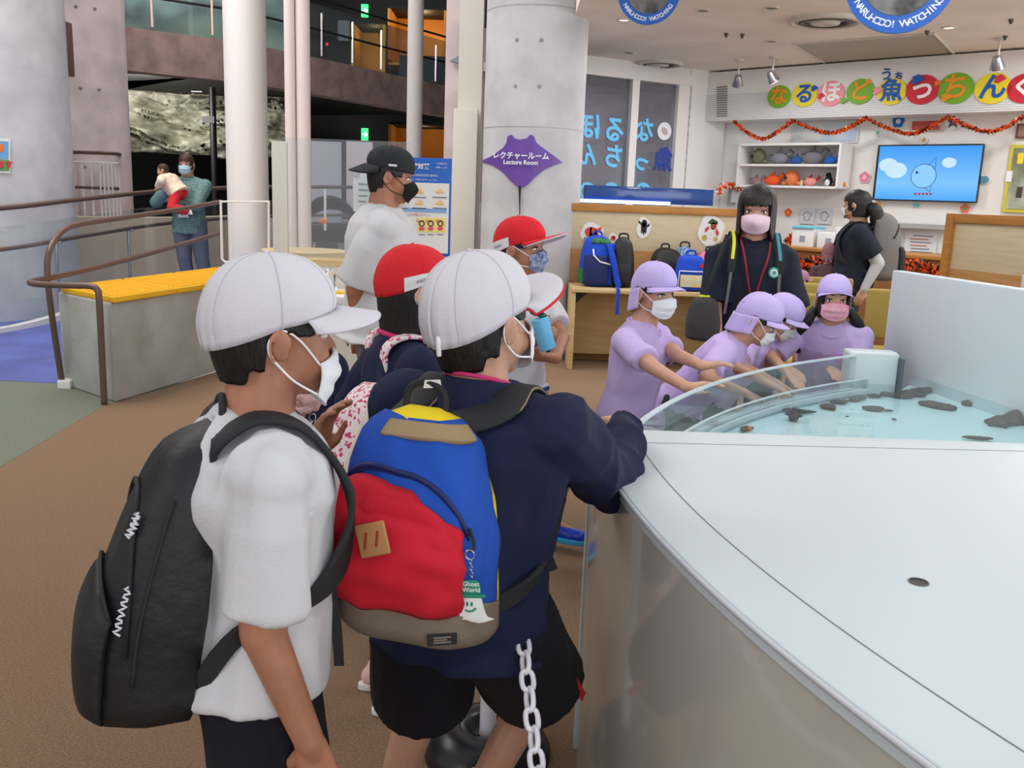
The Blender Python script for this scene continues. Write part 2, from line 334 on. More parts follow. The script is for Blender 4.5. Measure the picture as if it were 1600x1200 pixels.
def hair(P, low, m=None, k=1.09, hang=0, top=1.03, n=64, seed=0, ragged=.02, taper=.0, part=None):
    "hair shell from the crown to low(azimuth degrees); hang keeps its width below the ears"
    def fn(u, v):
        az = -PI+2*PI*u; a = abs(math.degrees(az)); lo = low(a)+ragged*noise.noise(V((az*9, seed, 0)))
        z = top-(top-lo)*(v**.8); kz = (top-.63); zz = (z-.63)/kz
        rad = math.sqrt(max(1-zz*zz, 0)) if zz > 0 else (1 if hang else 1-(.63-z)**2*.9)
        rad = rad*(1+.025*noise.noise(V((az*7, z*.8, seed+3)))) - (taper*max(0, .5-z))
        kk = k+(.03 if hang and z < .6 else 0)
        return P.T @ V((.335*kk*rad*math.sin(az), -.04+.42*kk*rad*math.cos(az), z))
    mb = MB(); mb.grid(fn, n, 20, .03*P.hh); return mb.build('hair', m or HAIR, P.root, smooth=True)
def short_low(a): return .68 if a < 56 else (.50 if a < 76 else (.54 if a < 106 else (.27 if a < 125 else .17)))
def bob_low(a, L=.0): return .60 if a < 46 else (L+.1 if a < 60 else L)
def cap_hat(P, m, brim_m=None, under=None, tilt=8, up=.0, puff=1.0, flap=None, brim=.36, seam=None, yawoff=0, zlow=.57, label=None, backlow=.10, tagm=None, tagaz=140, strap=False, brimtilt=-6):
    "round school cap in six panels with an elastic back, seams and a curved brim"
    hh = P.hh; yo = R(yawoff)
    def lowz(a): c = math.cos(a); return zlow+.07*c-(backlow if c < 0 else 0)*(-c)
    def fn(u, v):
        az = -PI+2*PI*u; lo = lowz(az); t = v; ph = t*PI/2
        rad = math.sin(ph)**.82; ctr = 1.075
        z = lo+(ctr-lo)*math.cos(ph)**.9
        pan = 1+.012*abs(math.cos(3*az))-.01
        g = (1+.022*math.sin(az*26)*max(0, -math.cos(az))**2*(t**3)) * (1-.05*max(0, t-.85)/.15)
        k = (1.20*puff+.05*math.sin(PI*t)*max(0, -math.cos(az)+.4)*puff)*rad*pan*g*(1+.02*noise.noise(V((math.sin(az)*2.5, math.cos(az)*2.5, z*3+tilt))))
        return P.T @ V((.335*k*math.sin(az+yo), -.035+.42*k*math.cos(az+yo), z))
    mb = MB(); mb.grid(lambda u, v: fn(u, .02+.98*v), 84, 22, .012*hh); root = mb.build('cap', m, P.root, smooth=True, label=label)
    P.capfn = fn
    for i in range(6):
        u = i/6+1/12; s = MB(); s.tube([fn(u, v/16) for v in range(1, 17)], .0035*hh+.0003, 5); s.build('seam', seam or m, root)
    b = MB(); b.ell(fn(0, .0), (.02*hh,)*3); b.build('button', m, root, smooth=True)
    if brim:
        def br(u, v):
            az = R(-68+136*u); p = V((.335*1.15*math.sin(az+yo), -.035+.42*1.15*math.cos(az+yo), lowz(az)+.005)); c = max(math.cos(az*1.28), 0)
            d = v*brim*c**.55; return P.T @ (p+V((math.sin(az*.55+yo)*d, math.cos(az*.55+yo)*d, d*math.tan(R(brimtilt))-.03*v*(1-c)-.05*v*v*abs(math.sin(az)))))
        mb = MB(); mb.grid(br, 30, 8, -.016*hh); bo = mb.build('brim', brim_m or m, root, smooth=True)
        if under:
            mb = MB(); mb.grid(lambda u, v: br(u, v)-P.hu*.022*hh, 30, 8, -.008*hh); mb.build('brim_lining', under, bo, smooth=True)
            mb = MB(); mb.tube([br(u/30, 1.0)-P.hu*.01*hh for u in range(31)], .013*hh, 6); mb.build('brim_edge', under, bo, smooth=True)
    if flap:
        def fl(u, v):
            az = R(88+184*u); p = V((.335*1.17*math.sin(az), -.035+.42*1.2*math.cos(az), lowz(az)+.03)); wv = .03*math.sin(az*9)*v
            return P.T @ (p*1+V((math.sin(az)*(.0+wv), math.cos(az)*(-.02*v+wv), -.40*v)))
        mb = MB(); mb.grid(fl, 34, 8, .01*hh); fo = mb.build('neck_flap', m, root, smooth=True)
        mb = MB(); mb.grid(lambda u, v: fl(u, v)+P.T.to_3x3() @ V((-math.sin(R(88+184*u))*.03, -math.cos(R(88+184*u))*.03, 0)), 34, 8, .008*hh); mb.build('flap_lining', flap, fo, smooth=True)
    if tagm:
        u = .5+tagaz/360; gd = lambda a, b: fn(u+(a-.5)*.15, .99-(b)*.17)
        c0 = P.T @ V((0, -.03, .7)); 
        mb = MB(); mb.grid(lambda a, b: gd(a, b)+(gd(a, b)-c0).normalized()*.012*hh, 8, 3, .004*hh); to = mb.build('name_tag', tagm, root)
        q = gd(.5, .45); ax = (gd(.55, .45)-gd(.45, .45)).normalized(); ay = (gd(.5, .5)-gd(.5, .4)).normalized(); nn = (q-c0).normalized()
        if ax.cross(ay).dot(nn) < 0: ax = -ax
        for k in range(4): mb = MB(); mb.prism([(-.014*hh, -.018*hh), (.014*hh, -.02*hh), (.016*hh, .02*hh), (-.010*hh, .014*hh)], q+nn*.020*hh+ax*(-.07+.045*k)*hh, ax, ay, nn*.004*hh); mb.build('writing', mat('grey_ink', (150, 150, 158)), to)
    if strap:
        mb = MB(); mb.tube(crom([P.T @ V(p) for p in [(.05, -.53, .50), (.055, -.545, .44), (.04, -.54, .35)]]), .02*hh, 7); mb.build('elastic_end', LOOP, root, smooth=True)
    return root
def mask(P, m=None, low=0.0, bulge=1.0, pleats=3, top=.42, chin=.03, wide=68, loops=True, shape='flat', lm=None):
    hh = P.hh
    def f(a, z):
        zz = z-low; y = .345+.115*bulge*math.exp(-((zz-.30)/.16)**2)-.05*max(0, .15-zz)*4
        if shape == 'point': y += .05*max(0, 1-abs(a)/.5)*math.exp(-((zz-.27)/.15)**2)
        c = math.cos(a); return P.T @ V((.305*math.sin(a), .06+(y-.06)*max(c, 0)**.75, z))
    def fn(u, v):
        a = R(-wide+2*wide*u); e = abs(2*u-1); t0 = top-.05*e*e+low+.03*(1-e)**2; t1 = chin+.13*e*e+low; z = t0+(t1-t0)*v
        p = f(a, z); pl = .012*math.sin(v*2*PI*pleats)*(1-e*e) if pleats else 0
        return p+P.hf*pl*hh+P.hf*.004*hh
    mb = MB(); mb.grid(fn, 24, 18, -.015*hh); o = mb.build('face_mask', m or MASKW, P.root, smooth=True)
    if loops:
        for u, s in ((0, -1), (1, 1)):
            a, b = fn(u, .05), fn(u, .95); k = [a, P.T @ V((s*.33, .10, .47)), P.T @ V((s*.365, -.03, .56)), P.T @ V((s*.37, -.125, .50)), P.T @ V((s*.36, -.13, .40)), P.T @ V((s*.345, -.06, .30)), P.T @ V((s*.315, .05, .22+low*.5)), b]
            mb = MB(); mb.tube(crom(k, 5), .009*hh, 6); mb.build('ear_loop', lm or LOOP, o, smooth=True)
    return o
def shirt(P, m, hem=-.16, sleeve=.75, long=False, name='shirt', loose=1.1, srad=(.052, .047), vox=None, seed=0, fold=.007, collar=None, flare=1.0, cuff=None, sm=9):
    H, b = P.H, P.b; mb = MB(); rings = P.trs(loose)
    lo = [P.pelvis+P.t*hem+(P.rt*math.cos(a)*.106*b*flare+P.fwd*math.sin(a)*.08*b*flare)*H*loose for a in [2*PI*j/20 for j in range(20)]]
    mb.loft([lo]+[r for r, t in zip(rings, TR) if t[0] > hem+.02][:-1]+[[p*.96+P.neck*.04+P.up*.0 for p in rings[-1]]])
    for s, e, w in ((P.sl, P.el, P.wl), (P.sr, P.er, P.wr)):
        mb.ell(s, (.043*H*b,)*3)
    if long: mb.frus(P.neck-P.up*.045*H, P.neck-P.up*.004*H+P.fwd*.003*H, .060*H, .053*H, 20)
    cz = -.006*H if long else -.017*H
    for s, e, w in ((P.sl, P.el, P.wl), (P.sr, P.er, P.wr)):
        ctr = P.neck-P.up*.03*H; mb.caps(ctr+(s-ctr)*.35+P.up*.005*H, s, .040*H*b, .043*H*b)
        if long:
            mb.caps(s, e, .048*H*b, .040*H*b); k = e+(w-e)*1.0; mb.frus(e, k, .040*H*b, .030*H*b, 18); mb.ell(e, (.041*H*b,)*3)
        else:
            k = s+(e-s)*sleeve; q_ = s.lerp(e, .30); mb.frus(s-(e-s)*.02, q_, .040*H*b, srad[0]*H*b, 20); mb.frus(q_-(e-s)*.01, k, srad[0]*H*b, srad[1]*H*b, 20)
    o = mb.build(name, m, P.root, remesh=vox or max(P.vox, .005), sm=sm, wr=folds(fold, 9/(H/1.3), seed=seed))
    c = MB(); c.tube([P.neck+P.up*cz+P.fwd*.005*H+(P.rt*math.cos(a)*.052+P.fwd*math.sin(a)*.053)*H+P.up*(-.012*math.sin(a))*H for a in [2*PI*j/24 for j in range(24)]], .0058*H, 7, closed=True)
    c.build('collar', collar or m, o, smooth=True)
    return o
def bottoms(P, m, to=.9, long=False, name='shorts', rad=(.066, .062), seed=1, top=.10, stripe=None, vox=None, flare=None):
    H, b = P.H, P.b; mb = MB()
    ring = lambda t, k: [P.pelvis+P.up*t*H+(P.rt*math.cos(a)*.106*b+P.fwd*math.sin(a)*.08*b)*H*k for a in [2*PI*j/20 for j in range(20)]]
    mb.loft([ring(-.045, .88), ring(0, .92), ring(top*.3, .88)])
    for h, k, a in ((P.hl, P.kl, P.al), (P.hr, P.kr, P.ar)):
        mb.ell(h, (.058*H*b,)*3)
        if long: mb.caps(h, k, rad[0]*H*b, .046*H*b); mb.frus(k, k+(a-k)*.95, .045*H*b, .04*H*b, 16); mb.ell(k, (.046*H*b,)*3)
        else: mb.frus(h, h+(k-h)*to, rad[0]*H*b, rad[1]*H*b, 18)
    o = mb.build(name, m, P.root, remesh=vox or max(P.vox, .006), sm=4, wr=folds(.004, 8, seed=seed))
    return o
def shoes(P, m, sole=None, sock=None, dirs=(None, None)):
    H = P.H
    for i, (k, a) in enumerate(((P.kl, P.al), (P.kr, P.ar))):
        d = V(dirs[i]) if dirs[i] else P.f0; fl = (a-V((0, 0, a.z-.0))) ; z0 = max(a.z-.045*H, 0); c = V((a.x, a.y, z0)); up = V((0, 0, 1)); s = d.cross(up)
        mb = MB(); mb.caps(c+up*.028*H-d*.018*H, c+up*.022*H+d*.095*H, .024*H, .022*H); mb.caps(c+up*.03*H-d*.01*H, a+up*.012*H, .026*H, .024*H); mb.caps(c+up*.03*H, c+up*.02*H+d*.07*H, .028*H, .026*H)
        o = mb.build('shoe', m, P.root, remesh=.006, sm=4)
        mb = MB(); poly = []
        for t in range(24):
            an = 2*PI*t/24; poly.append((math.cos(an)*.085+.036, math.sin(an)*(.030+.004*math.cos(an))))
        mb.prism([(x*H, y*H) for x, y in poly], c, d, s, up*.016*H); mb.build('sole', sole or MATS['white_rubber'], o, bevel=.003)
        if sock: mb = MB(); mb.frus(a-(k-a)*.0, a+(k-a)*.28, .0245*H, .030*H, 16); mb.build('sock', sock, P.root, smooth=True)
mat('white_rubber', (225, 225, 222), rough=.6)
# ---------------- setting ----------------
CONC = mat('concrete', (198, 198, 202), rough=.75, bump=.15, bscale=30, var=.05, vscale=3)
CONCP = mat('pink_concrete', (224, 208, 208), rough=.75, bump=.15, bscale=30, var=.06, vscale=3)
WPAINT = mat('white_paint', (232, 229, 225), rough=.5); CREAM = mat('cream_paint', (222, 218, 206), rough=.5)
FASC = mat('brown_concrete', (134, 112, 106), rough=.8, bump=.2, bscale=20, var=.10, vscale=4)
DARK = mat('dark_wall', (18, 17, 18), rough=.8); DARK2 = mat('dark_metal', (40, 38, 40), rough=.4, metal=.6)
CEIL = mat('ceiling_paint', (246, 238, 228), rough=.85, var=.02, vscale=2)
CARPET = mat('brown_carpet', (128, 94, 60), rough=1, bump=.9, bscale=420, c2=(172, 134, 94), vscale=170, sheen=.2)
GREENF = mat('green_floor', (98, 106, 90), rough=.7, bump=.3, bscale=300, c2=(118, 124, 106), vscale=90)
BLUEF = mat('blue_floor', (82, 92, 158), rough=.5, var=.08, vscale=3)
GREYF = mat('grey_floor', (150, 146, 152), rough=.5, var=.04, vscale=3)
WOOD = mat('light_wood', (214, 190, 140), rough=.5, c2=(200, 172, 122), vscale=3, stretch=(1, 1, 14), bump=.05)
WOODE = mat('oak_edge', (190, 134, 66), rough=.45, c2=(172, 118, 56), vscale=4, stretch=(1, 1, 12)); WOODP = mat('pale_panel', (212, 196, 164), rough=.55, c2=(204, 186, 152), vscale=5, stretch=(1, 1, 8))
BROWN = mat('handrail_brown', (104, 82, 72), rough=.35, metal=.2); STEEL = mat('steel', (190, 190, 195), rough=.25, metal=.9)
GLASS = clear('rail_glass', (249, 252, 251), dens=.02, fmax=.5); ACRYL = clear('clear_acrylic', (248, 251, 252), gl=.2, dens=.05)
WHITE = mat('plastic_white', (236, 238, 240), rough=.35); BLACK = mat('black_plastic', (18, 18, 20), rough=.4)
BLUE = mat('sign_blue', (26, 96, 190), rough=.4); YEL = mat('yellow_mat', (240, 186, 24), rough=.6, bump=.1, bscale=200)
ORANGE = mat('orange', (238, 120, 40), rough=.7); REDM = mat('red_cloth', (206, 40, 48), rough=.85, bump=.1, bscale=300)
up = V((0, 0, 1)); X = V((1, 0, 0)); Yv = V((0, 1, 0))
CZ = 2.95
def slab(name, poly, z0, z1, m, **k):
    mb = MB(); mb.prism(poly, (0, 0, z0), X, Yv, (0, 0, z1-z0)); return mb.build(name, m, **k)
def cyl(mb, c, r, z0, z1, n=40): return mb.frus((c[0], c[1], z0), (c[0], c[1], z1), r, r, n)
def wallseg(name, a, b, z0, z1, t, m, **k):
    a, b = V((a[0], a[1], 0)), V((b[0], b[1], 0)); d = (b-a).normalized(); n = V((-d.y, d.x, 0))
    mb = MB(); mb.loft([[a+up*z0, b+up*z0, b+n*t+up*z0, a+n*t+up*z0], [a+up*z1, b+up*z1, b+n*t+up*z1, a+n*t+up*z1]]); return mb.build(name, m, **k)
# floors: brown carpet in the hall, green strip, blue ramp, grey atrium
struct(slab('floor', [(-2.15, -4), (9, -4), (9, 14), (-1.6, 14), (-1.75, 9.2), (-2.66, 5.86), (-2.57, 4.4)], -.06, 0, CARPET))
struct(slab('floor_green', [(-9, -4), (-2.15, -4), (-2.57, 4.4), (-2.66, 5.86), (-2.4, 6.6), (-3.25, 6.6), (-7, 6.6), (-9, 6.6)], -.06, .001, GREENF))
mb = MB(); mb.loft([[V((-3.2, 6.42, -.06)), V((-7, 6.6, -.06)), V((-6, 12.5, .1)), V((-1.9, 12.5, .1))], [V((-3.2, 6.42, .004)), V((-7, 6.6, .004)), V((-6, 12.5, .30)), V((-1.9, 12.5, .30))]]); struct(mb.build('floor_blue_ramp', BLUEF))
struct(slab('floor_atrium', [(-14, 6.6), (-7, 6.6), (-7, 12.6), (-1.6, 12.6), (-1.6, 27), (-14, 27)], -.1, -.02, GREYF))
# ceiling of the lecture corner and what is set in it
struct(slab('ceiling', [(.42, 1.2), (9, 1.2), (9, 14), (.42, 14)], CZ, CZ+.12, CEIL))
FM = mat('ceiling_fixture', (214, 208, 198), rough=.4); DG = mat('fixture_dark', (90, 86, 80), rough=.5)
for i, (px, py, r) in enumerate([(1290, 31, .30), (1031, 98, .26)]):
    c = atz(px, py, CZ); lab = ['large round air diffuser in the ceiling right of the blue hanging signs', 'round ceiling air diffuser in front of the lettered window'][i]
    e = empty('air_diffuser', c, lab, 'air vent')
    for k, nm in ((1, 'outer_ring'), (.72, 'middle_ring'), (.42, 'centre_disc')):
        mb = MB(); rr = r*k; prof = [(rr, 0), (rr*.96, -.03), (rr*.86, -.035), (rr*.80, -.012), (rr*.80, 0)] if nm != 'centre_disc' else [(rr, -.01), (rr*.9, -.035), (.01, -.045), (.005, 0)]
        mb.loft([[c+V((math.cos(a)*q, math.sin(a)*q, z)) for a in [2*PI*j/36 for j in range(36)]] for q, z in prof], caps=nm == 'centre_disc'); mb.build(nm, FM if nm != 'middle_ring' else DG, e, smooth=True)
q = [atz(*p, CZ) for p in ((1238, 68), (1460, 51), (1492, 84), (1292, 99))]
mb = MB(); mb.loft([[p-up*.004 for p in q], [p-up*.001 for p in q]]); o = mb.build('access_panel', mat('panel_grey', (180, 176, 162), rough=.7)); tag(o, 'flat grey square access panel in the ceiling above the lettered fascia', 'panel')
mb = MB(); mb.tube([p-up*.006 for p in q], .012, 4, closed=True); f = mb.build('panel_frame', FM, o)
for i, (px, py) in enumerate([(975, 31), (1098, 16), (983, 82), (1080, 113), (1205, 64), (1282, 101), (1483, 43), (1522, 88), (1205, 12)]):
    c = atz(px, py, CZ); e = empty('downlight', c, ['small recessed downlight nearest the concrete column', 'recessed downlight right of the smaller round blue sign', 'recessed downlight in front of the big window', 'recessed downlight above the corner of the white wall', 'recessed downlight left of the grey ceiling panel', 'recessed downlight just below the grey ceiling panel', 'recessed downlight right of the large round blue sign', 'recessed downlight beside the right-hand ceiling spotlight', 'recessed downlight between the two round blue signs'][i], 'light', 'recessed ceiling downlights')
    mb = MB(); mb.loft([[c+V((math.cos(a)*r_, math.sin(a)*r_, z)) for a in [2*PI*j/20 for j in range(20)]] for r_, z in ((.065, 0), (.06, -.008), (.045, -.008), (.04, 0))], caps=False); mb.build('trim_ring', FM, e, smooth=True)
    mb = MB(); mb.frus(c-up*.001, c-up*.004, .042, .042, 16); mb.build('lamp_disc', mat('lamp_glow', (255, 236, 214), emit=1.5) if i % 3 == 0 else DG, e)
for i, (px, py) in enumerate([(990, 5), (1135, 52), (1160, 53), (1580, 30), (1571, 56), (1449, 48)]):
    c = atz(px, py, CZ); mb = MB(); mb.frus(c, c-up*.02, .02, .018, 12); mb.frus(c-up*.02, c-up*.035, .009, .014, 10); tag(mb.build('sprinkler_head', DG), 'tiny grey sprinkler head '+['beside the smaller round blue sign', 'left one of a close pair between the round signs', 'right one of a close pair between the round signs', 'at the right edge of the ceiling, nearer the camera', 'at the right edge above the last spotlight', 'just below the large round blue sign'][i], 'sprinkler', 'ceiling sprinkler heads')
c = atz(1068, 118, CZ); mb = MB(); mb.frus(c, c-up*.03, .06, .06, 20); o = mb.build('security_camera', FM); tag(o, 'small dark dome security camera on the ceiling at the window corner', 'camera'); mb = MB(); mb.ell(c-up*.035, (.048, .048, .045)); mb.build('camera_dome', BLACK, o, smooth=True)
# wall behind the lecture corner
WP = V((2.40, 11.4, 0)); WD = V((2.62, -2.45, 0)).normalized(); WN = V((WD.y, -WD.x, 0)); WN = WN if WN.y < 0 else -WN
def wq(px, py, off=0): return atpl(px, py, WP+WN*off, WN)
mb = MB(); a = WP-WN*.0; mb.loft([[a, a+WD*7.5, a+WD*7.5-WN*.15, a-WN*.15], [a+up*CZ, a+WD*7.5+up*CZ, a+WD*7.5-WN*.15+up*CZ, a-WN*.15+up*CZ]]); struct(mb.build('wall_right', WPAINT))
wa = at(880, 300, 10.3); wa.z = 0; wb = WP-up*0
struct(wallseg('wall_back', (wa.x-1.2, wa.y-.45), (wb.x, wb.y), 0, 1.35, .15, WPAINT)); 
bd = (wb-wa).normalized(); bn = V((bd.y, -bd.x, 0)); bn = bn if bn.y < 0 else -bn
def bq(px, py, off=0): return atpl(px, py, wa+bn*off, bn)
w1 = bq(1062, 300); w1.z = 0
mb = MB(); mb.box((w1+wb)/2+up*2.15, ((wb-w1).length, .12, 1.6), Matrix((bd, -bn, up)).transposed()); struct(mb.build('wall_back', WPAINT))
t1 = bq(1066, 130); t0 = bq(850, 112)
e = empty('window_1', (w1.x, w1.y, 1.3)); e['kind'] = 'structure'
zt = bq(985, 122).z
def bbar(p, q, z0, z1, d, name, m, par, off=0):
    p, q = V((p.x, p.y, 0)), V((q.x, q.y, 0)); mb = MB(); mb.loft([[p+bn*(off+d/2)+up*z, q+bn*(off+d/2)+up*z, q+bn*(off-d/2)+up*z, p+bn*(off-d/2)+up*z] for z in (z0, z1)]); return mb.build(name, m, par)
p0 = bq(860, 200)
bbar(p0, w1, zt-.02, zt+.10, .14, 'window_frame', WPAINT, e); bbar(p0, w1, zt+.10, CZ, .10, 'window_head', WPAINT, e)
for (xa, xb) in ((980, 991), (1052, 1072)): bbar(bq(xa, 200), bq(xb, 200), 1.3, zt, .12, 'window_mullion', WPAINT, e)
bbar(p0, bq(1052, 200), 1.3, zt, .01, 'pane', clear('window_glass', (200, 205, 215), dens=.10), e)
DW = mat('dim_room', (196, 176, 180), rough=.9)
mb = MB(); a = p0-bd*.1-bn*1.6; b = w1+bd*1.2-bn*1.6; a.z = b.z = 0; mb.loft([[a, b, b-bn*.1, a-bn*.1], [a+up*3.4, b+up*3.4, b-bn*.1+up*3.4, a-bn*.1+up*3.4]]); struct(mb.build('wall_beyond_window', DW))
mb = MB(); a = p0-bd*.1; b = w1+bd*1.2; mb.loft([[V((a.x, a.y, z)), V((b.x, b.y, z)), V((b.x, b.y, z))-bn*1.7, V((a.x, a.y, z))-bn*1.7] for z in (zt+.1, zt+.2)]); struct(mb.build('ceiling_beyond_window', DW)); c_ = (p0+w1)/2-bn*.8; light('corridor_fill', 'AREA', (c_.x, c_.y, zt-.02), 16, (1, .9, .92), (c_.x, c_.y+.6, 0), .8)  # the area light is an added fill that brightens the room behind the pane
LB = mat('letter_light_blue', (110, 200, 250), rough=.5); DBL = mat('letter_dark_blue', (36, 66, 160), rough=.5)
e = empty('window_lettering', bq(960, 230, .02), 'blue window lettering seen mirrored from inside the glass', 'lettering')
for ch, px, py, sz, mm in [('ほ', 922, 200, .30, LB), ('る', 960, 205, .30, LB), ('な', 1007, 206, .28, LB), ('ん', 918, 244, .26, LB), ('ち', 958, 247, .28, LB), ('っ', 1003, 255, .24, LB), ('魚', 1036, 251, .28, DBL), ('の', 918, 301, .26, LB), ('の', 955, 301, .26, LB), ('の', 1005, 301, .26, LB)]:
    text(ch, 'letter', mm, e, bq(px, py, .015), bd, up, sz, mirror=True, bold=.008)
mb = MB(); c = bq(1038, 205, .012); mb.prism([(.10*math.cos(t), .10*math.sin(t)) for t in [2*PI*k/24 for k in range(24)]], c, bd, up, bn*.004); mb.build('logo_disc', WHITE, e)
mb = MB(); mb.ell(c+bn*.006, (.055, .01, .035), Matrix((bd, -bn, up)).transposed() @ rot((0, 1, 0), .6)); mb.build('logo_fish', DW, e)
# lettered fascia box
fa, fb = wq(1100, 160, .32), wq(1100, 160, .32)
fz0, fz1 = wq(1350, 181, .32).z, CZ-.02
f0_ = wq(1098, 160, .32); f1_ = f0_+WD*5.5
mb = MB(); p, q2 = V((f0_.x, f0_.y, 0)), V((f1_.x, f1_.y, 0)); mb.loft([[p+up*z, q2+up*z, q2-WN*.32+up*z, p-WN*.32+up*z] for z in (fz0, fz1)])
o = mb.build('lettered_fascia', WPAINT); tag(o, 'long white ribbed fascia board lettered with round coloured characters', 'sign board')
mb = MB()
for k in range(13):
    z = fz0+.02+k*.022; mb.box(((p+q2)/2+WN*.003+up*z), (5.5, .006, .011), Matrix((WD, -WN, up)).transposed())
mb.build('ribbing', mat('rib_white', (208, 208, 208), rough=.5), o)
g = MB()
for k in range(14):
    c = wq(1128, 136+k*3.5, .325); g.box(c, (.14, .008, .011), Matrix((WD, -WN, up)).transposed())
g.build('vent_grille', mat('vent_dark', (110, 108, 104)), o)
CG, CY, CRD, CP_ = mat('disc_green', (120, 176, 40), rough=.6), mat('disc_yellow', (236, 214, 50), rough=.6), mat('disc_red', (206, 36, 56), rough=.6), mat('disc_pink', (240, 150, 160), rough=.6)
LO, LBu, LW, LR = mat('letter_orange', (240, 150, 30)), mat('letter_blue', (24, 90, 180)), mat('letter_white', (240, 238, 235)), mat('letter_red', (214, 50, 70))
for ch, px, py, r, dm, lm in [('な', 1217, 151, 16, CG, LO), ('る', 1257, 148, 17, CY, LBu), ('ほ', 1298, 146, 18, CP_, LW), ('ど', 1344, 143, 18, CG, LO), ('魚', 1393, 143, 19, CY, LBu), ('っ', 1441, 140, 21, CRD, LW), ('ち', 1493, 138, 22, CG, LO), ('ん', 1551, 138, 22, CY, LBu), ('ぐ', 1601, 138, 21, CRD, LW)]:
    c = wq(px, py, .335); rr = r/1430*c.y*1.02; mb = MB(); mb.prism([(rr*1.15*math.cos(t), rr*math.sin(t)) for t in [2*PI*k/32 for k in range(32)]], c-WN*.012, WD, up, WN*.014); d = mb.build('letter_disc', dm, o, label='coloured disc with the character '+ch)
    text(ch, 'character', lm, d, c+WN*.006, WD, up, rr*1.75, bold=.006)
for ch, px, py, s_ in (('う', 1385, 117, .13), ('ぉ', 1404, 118, .10)): text(ch, 'small_character', DBL, o, wq(px, py, .33), WD, up, s_, bold=.003)
for px, py, r, mm in ((1272, 138, 5, LBu), (1370, 142, 6, CP_), (1433, 124, 8, LBu), (1465, 130, 5, ORANGE), (1478, 152, 7, LO), (1562, 123, 7, LR), (1318, 157, 5, CG), (1283, 150, 5, LR)):
    c = wq(px, py, .345); mb = MB(); rr = r/1430*c.y; mb.prism([(rr*(1+.3*math.cos(3*t))*math.cos(t), rr*(.8+.2*math.sin(2*t))*math.sin(t)) for t in [2*PI*k/20 for k in range(20)]], c, WD, up, WN*.008); mb.build('fish_ornament', mm, o)
# spotlights on the ceiling
for i, (px, py, tx) in enumerate([(1155, 126, -.3), (1209, 120, .2), (1562, 98, 0)]):
    top = atpl(px, py-28, WP+WN*.9, WN); top.z = CZ; hd = V((top.x, top.y, atpl(px, py, WP+WN*.9, WN).z)); e = empty('spotlight', top, ['ceiling spotlight left of the lettered fascia above the vent', 'ceiling spotlight aimed at the first round letter of the fascia', 'ceiling spotlight at the right end over the fascia'][i], 'spotlight', 'spotlights in front of the fascia')
    mb = MB(); mb.tube([top, hd+up*.05], .010, 8); mb.frus(top, top-up*.02, .05, .05, 16); mb.build('stem', FM, e)
    ax = (-up*.75-WN*.5+WD*tx).normalized(); mb = MB(); mb.frus(hd-ax*.06, hd+ax*.05, .035, .065, 20); h = mb.build('lamp_head', STEEL, e, smooth=False, bevel=.004)
    mb = MB(); mb.frus(hd+ax*.051, hd+ax*.056, .055, .05, 18); mb.build('lens', mat('spot_glow', (240, 245, 255), emit=3), h)
# round hanging signs
ARC = mat('seal_dark', (44, 42, 44), rough=.5, c2=(130, 128, 126), vscale=9)
for i, (px, py, y, r) in enumerate([(1408, -34, 4.3, .232), (1014, -12, 5.6, .178)]):
    c = at(px, py, y); e = empty('round_sign', c, ['large round blue hanging sign with white lettering nearer the camera', 'smaller round blue hanging sign with white lettering near the column'][i], 'sign', 'round hanging signs')
    vw = (CC-c); vw.z = 0; vw.normalize(); ax = V((vw.y*-1, vw.x, 0)); ax = ax if ax.x > 0 else -ax
    mb = MB(); mb.prism([(r*math.cos(t), r*math.sin(t)) for t in [2*PI*k/48 for k in range(48)]], c, ax, up, vw*.02); mb.build('sign_disc', BLUE, e)
    mb = MB(); mb.prism([(r*.68*math.cos(t), r*.68*math.sin(t)) for t in [2*PI*k/40 for k in range(40)]], c+vw*.02, ax, up, vw*.003); mb.build('picture_disc', ARC, e)
    st = 'NARUHODO! WATCHING'
    for k, ch in enumerate(st):
        if ch == ' ': continue
        a = R(-90+(k-(len(st)-1)/2)*6.9); p = c+ax*math.cos(a)*r*.84+up*math.sin(a)*r*.84+vw*.0215; t_ = ax*-math.sin(a)+up*math.cos(a); nn = -(ax*math.cos(a)+up*math.sin(a))
        text(ch, 'letter', WHITE, e, p, t_, nn, r*.18, depth=.0008, bold=.0008)
    mb = MB(); mb.tube([V((c.x, c.y, c.z+r*.9)), V((c.x, c.y, max(CZ, c.z+r)))], .004, 6); mb.build('hanging_wire', STEEL, e)
# garlands
def tinsel(name, pts, r, m1, label, group, m2=None):
    pts = crom(pts, 14); e = empty(name, pts[0], label, 'garland', group); A, B = MB(), MB(); rn = random.Random(len(label))
    for i, p in enumerate(pts[:-1]):
        for k in range(7):
            d = V((rn.uniform(-1, 1), rn.uniform(-1, 1), rn.uniform(-1, 1))).normalized(); s = d.orthogonal().normalized()*r*.35; c = p+(pts[i+1]-p)*rn.random()
            (A if rn.random() < .62 else B).add([c+s, c-s, c+d*r*1.1, c+d*r*.6+s.cross(d)], [(0, 1, 2), (0, 2, 3), (1, 3, 2), (0, 3, 1)])
    A.build('bright_tinsel', m1, e); B.build('dark_tinsel', m2 or BLACK, e); MB().tube(pts, r*.3, 5).build('cord', m1, e); return e
TINO = mat('orange_tinsel', (240, 96, 36), rough=.25, metal=.3); TINB = mat('dark_tinsel', (60, 22, 20), rough=.3, metal=.3)
sw = [(1147, 190), (1186, 217), (1238, 190), (1300, 208), (1352, 186), (1420, 208), (1480, 184), (1540, 204), (1602, 182), (1660, 204)]
